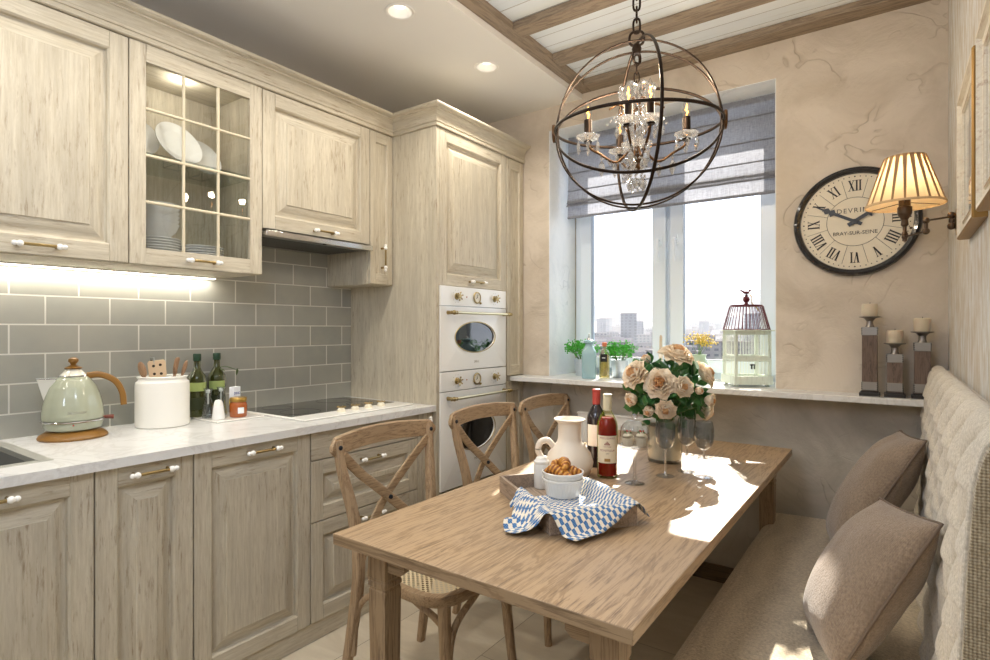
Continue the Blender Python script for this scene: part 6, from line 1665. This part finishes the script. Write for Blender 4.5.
def smalloil():
    loc = (-1.392, 3.055, SZ); root = thing('oil_flask', 'small clear oil flask with an orange cork and black label', 'bottle', loc); root.scale = (1.05,1.05,1.25)
    lathe_obj('glass_body', [(0, .002), (.028, .001), (.030, .006), (.030, .115), (.026, .128), (.013, .138), (.012, .152), (.014, .153)], mat_pane('flask_glass', (250,246,225), .14), root, 32)
    lathe_obj('oil', [(0, .006), (.026, .006), (.026, .112), (0, .112)], plain('pale_oil', (206,190,120), .1, trans=.6, ior=1.3), root, 28)
    lathe_obj('stopper', [(.0115, .150), (.013, .153), (.014, .170), (0, .171)], plain('orange_cork', (206,120,84), .7), root, 20)
    ca = math.atan2(-loc[1], -loc[0]); l = label_sheet(root, .0306, .080, .116, ca-.8, ca+.5, plain('black_label', (24,24,26), .5)); label_sheet(l, .0309, .096, .100, ca-.45, ca+.15, plain('white_mark', (220,220,220), .5), 'mark')
smalloil()
def sillcandle():
    root = thing('taper_candle', 'thin white taper candle in a pale turned holder behind the roses', 'candle', (-1.115, 3.22, SZ))
    lathe_obj('holder', [(0, .0005), (.035, .0005), (.035, .008), (.012, .016), (.009, .06), (.014, .09), (.010, .11), (.015, .15), (.016, .165), (.010, .166), (0, .166)], M_biscuit, root, 28)
    lathe_obj('wax', [(.0085, .165), (.0075, .245), (.003, .255), (0, .256)], M_wax, root, 16)
sillcandle()
def flowers():
    root = thing('flower_pot', 'pale green ceramic vase holding small yellow flowers on the sill', 'vase', (-.885, 3.17, SZ)); rr = random.Random(8); C = root.location
    lathe_obj('body', [(0, .001), (.042, .001), (.055, .02), (.060, .06), (.052, .10), (.038, .125), (.036, .14), (.042, .150), (.038, .150), (.032, .14), (0, .135)], plain('celadon', (176,196,172), .25, coat=.4), root, 48)
    M_y = plain('yellow_blossom', (206,180,70), .6)
    for k in range(9):
        t = rr.uniform(0, 2*PI); e = rr.uniform(.1, .75); d = Vector((math.cos(t)*e, math.sin(t)*e*.6, 1)).normalized(); ln = rr.uniform(.09, .14)
        s = thing('yellow_flower_sprig', 'sprig of tiny yellow blossoms in the pale green vase', 'flower', tuple(C+Vector((0,0,.13))), group='yellow flower sprigs in the green vase')
        a = MB(); a.sweep([(0,0,0), d*ln*.5, d*ln], .0013, n=5); a.build('stem', M_stem, s)
        a = MB()
        for q in range(26): c = d*ln+Vector((rr.gauss(0, .020), rr.gauss(0, .020), rr.gauss(0, .012))); a.ball(c, rr.uniform(.003, .0055), 6)
        a.build('blossom', M_y, s)
flowers()
def birdcage():
    C = Vector((-.632, 3.115, SZ)); root = thing('birdcage', 'decorative pale green birdcage with a dark red wire roof on the sill', 'birdcage', tuple(C), .62-.05)
    M_g = mat_distressed('pale_green_paint', 'z', (222,230,218), (212,220,206), (150,146,124), (200,212,200)); M_r = plain('dark_red_wire', (96,36,42), .45, metal=.4)
    w = .088; H = .285
    def rails(z, h, k=1.0, t=.010):
        a = MB(); W = w*k
        a.box(-W, W, -W, -W+t, z, z+h); a.box(-W, W, W-t, W, z, z+h); a.box(-W, -W+t, -W+t, W-t, z, z+h); a.box(W-t, W, -W+t, W-t, z, z+h); return a.build('rail', M_g, root, bevel=.001)
    a = MB(); a.box(-w, w, -w, w, .012, .018); a.build('cage_floor', M_g, root)
    rails(.012, .042, 1.08); rails(.128, .018, 1.02); rails(.146, .010, 1.0); 
    a = MB(); a.box(-w*1.16, w*1.16, -w*1.16, w*1.16, H-.006, H); a.build('eave_board', M_g, root, bevel=.002)
    rails(H-.024, .018)
    for x in (-1, 1):
        for y in (-1, 1):
            a = MB(); a.cbox(x*(w-.005), y*(w-.005), (.054+H-.024)/2, .012, .012, H-.078); a.build('corner_post', M_g, root, bevel=.001)
            a = MB(); a.lathe([(0, 0), (.008, 0), (.010, .006), (0, .012)], 12, (x*w*.85, y*w*.85, 0)); a.build('foot', M_g, root)
    M_bar = plain('cream_wire', (226,230,220), .4)
    for side in range(4):
        a = MB(); Mr = Matrix.Rotation(side*PI/2, 4, 'Z'); a.M = Mr
        for k in range(1, 12): x = -w+2*w*k/12; a.sweep([(x, -w+.005, .054), (x, -w+.005, H-.024)], .0016, n=6, up=(1,0,0))
        a.build('wire_side', M_bar, root)
    RB = .112; top = .062; zt = H+.125
    a = MB(); n = 52; a.torus(RB, .0028, (0,0,H+.003), n=48, k=6); a.torus(top+.014, .0025, (0,0,zt-.002), n=40, k=6)
    for k in range(36):
        t = 2*PI*k/36; a.sweep([(RB*math.cos(t), RB*math.sin(t), H+.002), ((top+.018)*math.cos(t), (top+.018)*math.sin(t), zt-.004), ((top+.010)*math.cos(t), (top+.010)*math.sin(t), zt)], .0017, n=5, up=(0,0,1))
    a.lathe([(0, zt), (top+.014, zt), (top+.014, zt+.003), (0, zt+.004)], 36)
    a.build('wire_roof', M_r, root)
    a = MB(); z = zt+.003; a.lathe([(0, z), (.018, z), (.010, z+.006), (.007, z+.012), (.014, z+.020), (.017, z+.030), (.013, z+.040), (.006, z+.046), (.010, z+.054), (0, z+.056)], 24); a.build('finial', M_r, root)
    a = MB(); z += .060; a.ball((0,0,z+.004), .011, 12, sz=.75, sx=1.5, sy=.8); a.ball((.017,0,z+.014), .0065, 10); a.sweep([(.022,0,z+.014), (.030,0,z+.017)], [.003,.0005], n=6); a.sweep([(-.010,0,z+.006), (-.032,0,z+.018)], [.006,.003], n=8); a.build('bird', M_r, root)
    a = MB(); a.sweep(bez([(.012,-.006,z), (.022,-.014,z-.02), (.020,-.02,z-.05), (.034,-.035,z-.07), (.045,-.05,z-.095)], 6), .003, n=6, ry=.0012); a.build('ribbon', plain('ochre_ribbon', (176,140,54), .6), root)
    a = MB(); a.box(-.012, -.006, -w-.006, -w, .09, .115); a.box(-.018, .0, -w-.006, -w-.002, .108, .114); a.box(.002, .006, -w-.006, -w, .09, .115); a.build('latch', M_iron, root)
birdcage()
# ================================================================ CITY BEYOND THE WINDOW
def city():
    rnd = random.Random(11)
    def ground(x, y):
        r = math.hypot(x, y)
        k = max(0, (r-900)/1500); return -34+150*k*k*(3-2*min(1, k)) if k < 1 else -34+150
    M_g = plain('dry_ground', (112,110,96), .95)
    a = MB(); n = 36
    def f(u, v):
        y = 90+3400*v**1.5; x = -2200+2600*u; return (x*(.3+.7*v), y, ground(x*(.3+.7*v), y)+6*noise.noise(Vector((x*.004, y*.004, 0))))
    a.grid(n, n, f); o = a.build('hillside', M_g, ang=80); struct(o)
    def fac(nm, c, dk, sx, sz):
        m, nt, out = new_mat(nm); b = bsdf(nt, out, None, .9, spec=.1)
        tc = N(nt, 'ShaderNodeTexCoord'); sp = N(nt, 'ShaderNodeSeparateXYZ'); nt.links.new(tc.outputs['Object'], sp.inputs[0])
        def band(sock, per, lo):
            m1 = N(nt, 'ShaderNodeMath', operation='MULTIPLY'); m1.inputs[1].default_value = 1/per; nt.links.new(sock, m1.inputs[0])
            m2 = N(nt, 'ShaderNodeMath', operation='FRACT'); nt.links.new(m1.outputs[0], m2.inputs[0])
            m3 = N(nt, 'ShaderNodeMath', operation='GREATER_THAN'); m3.inputs[1].default_value = lo; nt.links.new(m2.outputs[0], m3.inputs[0]); return m3.outputs[0]
        ad = N(nt, 'ShaderNodeMath', operation='ADD'); nt.links.new(sp.outputs['X'], ad.inputs[0]); nt.links.new(sp.outputs['Y'], ad.inputs[1])
        mm = N(nt, 'ShaderNodeMath', operation='MULTIPLY'); nt.links.new(band(ad.outputs[0], sx, .5), mm.inputs[0]); nt.links.new(band(sp.outputs['Z'], sz, .55), mm.inputs[1])
        nt.links.new(mix(nt, mm.outputs[0], c, dk), b.inputs['Base Color']); return m
    cols = [((118,114,114),(58,60,70)), ((98,95,99),(50,54,66)), ((146,142,140),(74,76,84)), ((80,82,92),(46,50,62)), ((112,96,90),(58,56,62))]
    mats = [fac('facade', c, d, 4.5, 3.1) for c, d in cols]
    M_r = plain('flat_roof', (92,84,84), .9)
    labs = ['distant hazy city block with a mid grey facade', 'distant hazy city tower with a dull grey facade', 'distant hazy long city block with a pale grey facade', 'distant hazy city tower with a dark slate facade', 'distant hazy city house with a brownish facade and pitched roof']
    protos = []
    for k in range(5):
        w, d, h = [(34,14,22), (18,16,34), (46,15,16), (16,16,44), (26,18,14)][k]
        root = thing('city_block', labs[k], 'building', (0,0,0), group=labs[k]+'s')
        a = MB(); a.box(-w/2, w/2, -d/2, d/2, -12, h)
        if k % 2: a.box(-w*.2, w*.2, -d*.72, -d/2, -12, h*.86)
        else: a.box(w*.1, w*.42, -d*.5, d*.3, h, h+4)
        a.build('walls', mats[k], root, smooth=False)
        a = MB(); a.box(-w/2-.5, w/2+.5, -d/2-.5, d/2+.5, h, h+.9) if k != 4 else a.prism([(-d/2-1, h), (d/2+1, h), (0, h+7)], -w/2-.6, w/2+.6, 'x')
        a.build('roof', M_r, root, smooth=False)
        protos.append(root)
    used = [False]*5; cnt = 0; placed = []
    tries = 0
    while cnt < 290 and tries < 4000:
        tries += 1
        r = 380+1700*rnd.random()**1.5; t = rnd.uniform(-.60, -.03); x, y = r*math.sin(t), r*math.cos(t)
        if any((x-a)**2+(y-b)**2 < 30**2 for a, b in placed): continue
        placed.append((x, y)); k = rnd.choice([0,0,1,2,2,3,4,4]); z = ground(x, y)
        if r < 700 and k in (1, 3): k = 4
        sc_ = rnd.uniform(.7, 1.25); rz = rnd.uniform(-.6, .6)
        if not used[k]: used[k] = True; o = protos[k]; o.location = (x, y, z); o.rotation_euler = (0,0,rz); o.scale = (sc_,)*3
        else: dup(protos[k], (x, y, z), rz, scale=sc_)
        cnt += 1
    # haze: one block of thin mist standing over the city
    m, nt, out = new_mat('mist'); vs = N(nt, 'ShaderNodeVolumeScatter'); vs.inputs['Color'].default_value = (.93,.95,1,1); vs.inputs['Density'].default_value = HAZE; vs.inputs['Anisotropy'].default_value = .2
    nt.links.new(vs.outputs[0], out.inputs['Volume'])
    a = MB(); a.box(-2600, 900, 240, 3600, -60, 190); o = a.build('haze', m, smooth=False); tag(o, 'pale daytime haze lying over the distant city', 'haze', kind='stuff')
city()
# ================================================================ LIGHT, WORLD, CAMERA
def add_light(name, typ, loc, energy, col=(255,255,255), rot=(0,0,0), **kw):
    l = bpy.data.lights.new(name, typ); l.energy = energy; l.color = s2l(col)
    for k, v in kw.items(): setattr(l, k, v)
    o = bpy.data.objects.new(name, l); o.location = loc; o.rotation_euler = rot; COL.objects.link(o); return o
sproto = spot_proto()
for i, (x, y) in enumerate(SP):
    lab = ['recessed round ceiling spotlight at the top edge of the photo, farther from the window',
           'recessed round ceiling spotlight nearer to the window, above the tall oven unit'][i] if i < 2 else 'recessed round ceiling spotlight over the sink end of the worktop'
    o = sproto if i == 0 else copy_tree(sproto)
    o.location = (x, y, ZC); o['label'] = lab; o['group'] = 'recessed ceiling spotlights'
    add_light('spot_lamp', 'SPOT', (x, y, ZC-.012), SPOT_W, (255,246,232), (0,0,0), spot_size=math.radians(150), spot_blend=.8, shadow_soft_size=.05)
sun_dir = Vector((.122, -.43, -.32)).normalized()
s = add_light('sun', 'SUN', (-2, 8, 6), SUN_W, (255,246,232), angle=math.radians(.7))
s.rotation_euler = sun_dir.to_track_quat('-Z', 'Y').to_euler()
add_light('led_light', 'AREA', (-2.57, .87, 1.527), 1.7, (255,248,238), (0,0,0), shape='RECTANGLE', size=.02, size_y=1.0)
# fill lights added out of view, no fixture; cool tint stands in for daylight
for (x, y) in ((-.7, .2), (-.7, -1.1)):
    add_light('fill_light', 'POINT', (x, y, 2.05), BACK_W, (222,234,255), (0,0,0), shadow_soft_size=.18)
for u in CHT:
    add_light('bulb_light', 'POINT', (CHC.x+u.x*CHR, CHC.y+u.y*CHR, CHC.z+.12), BULB_W, (255,232,200), (0,0,0), shadow_soft_size=.02)
add_light('shade_light', 'POINT', (LC.x, LC.y, LC.z+.10), 1.6, (255,224,176), (0,0,0), shadow_soft_size=.02)

add_light('cabinet_fill', 'POINT', (-2.42, 1.153, 2.30), 1.1, (255,246,232), shadow_soft_size=.03)  # added light without a fitting, brightens the inside of the glass cabinet
w = bpy.data.worlds.new('sky'); bpy.context.scene.world = w; w.use_nodes = True; nt = w.node_tree; nt.nodes.clear()
out = nt.nodes.new('ShaderNodeOutputWorld'); bg = nt.nodes.new('ShaderNodeBackground'); nt.links.new(bg.outputs[0], out.inputs[0])
tc = nt.nodes.new('ShaderNodeTexCoord'); mp = nt.nodes.new('ShaderNodeMapping'); mp.inputs['Scale'].default_value = (1,1,3.2); nt.links.new(tc.outputs['Generated'], mp.inputs[0])
n1 = noise_t(nt, mp.outputs[0], 3.2, 6, .55, .4)
c = ramp(nt, n1, [(.4, (186,200,220)), (.6, (234,242,255))]); nt.links.new(c, bg.inputs[0]); bg.inputs[1].default_value = SKY_W

cam = bpy.data.cameras.new('camera'); co = bpy.data.objects.new('camera', cam); COL.objects.link(co)
co.location = (0, 0, 1.30); co.rotation_euler = (PI/2, 0, math.atan2(.5803, .8144))
cam.sensor_width = 36; cam.lens = 36*564.3/990; cam.shift_y = -1/990; cam.clip_start = .02; cam.clip_end = 6000
sc = bpy.context.scene; sc.camera = co
sc.view_settings.view_transform = 'Standard'; sc.view_settings.look = 'None'; sc.view_settings.gamma = 1; sc.view_settings.use_curve_mapping = False
sc.view_settings.exposure = EXPO
cy = sc.cycles; cy.max_bounces = 10; cy.diffuse_bounces = 5; cy.glossy_bounces = 4; cy.transmission_bounces = 8; cy.transparent_max_bounces = 16
cy.caustics_reflective = False; cy.caustics_refractive = False; cy.sample_clamp_indirect = 6
cy.use_denoising = True
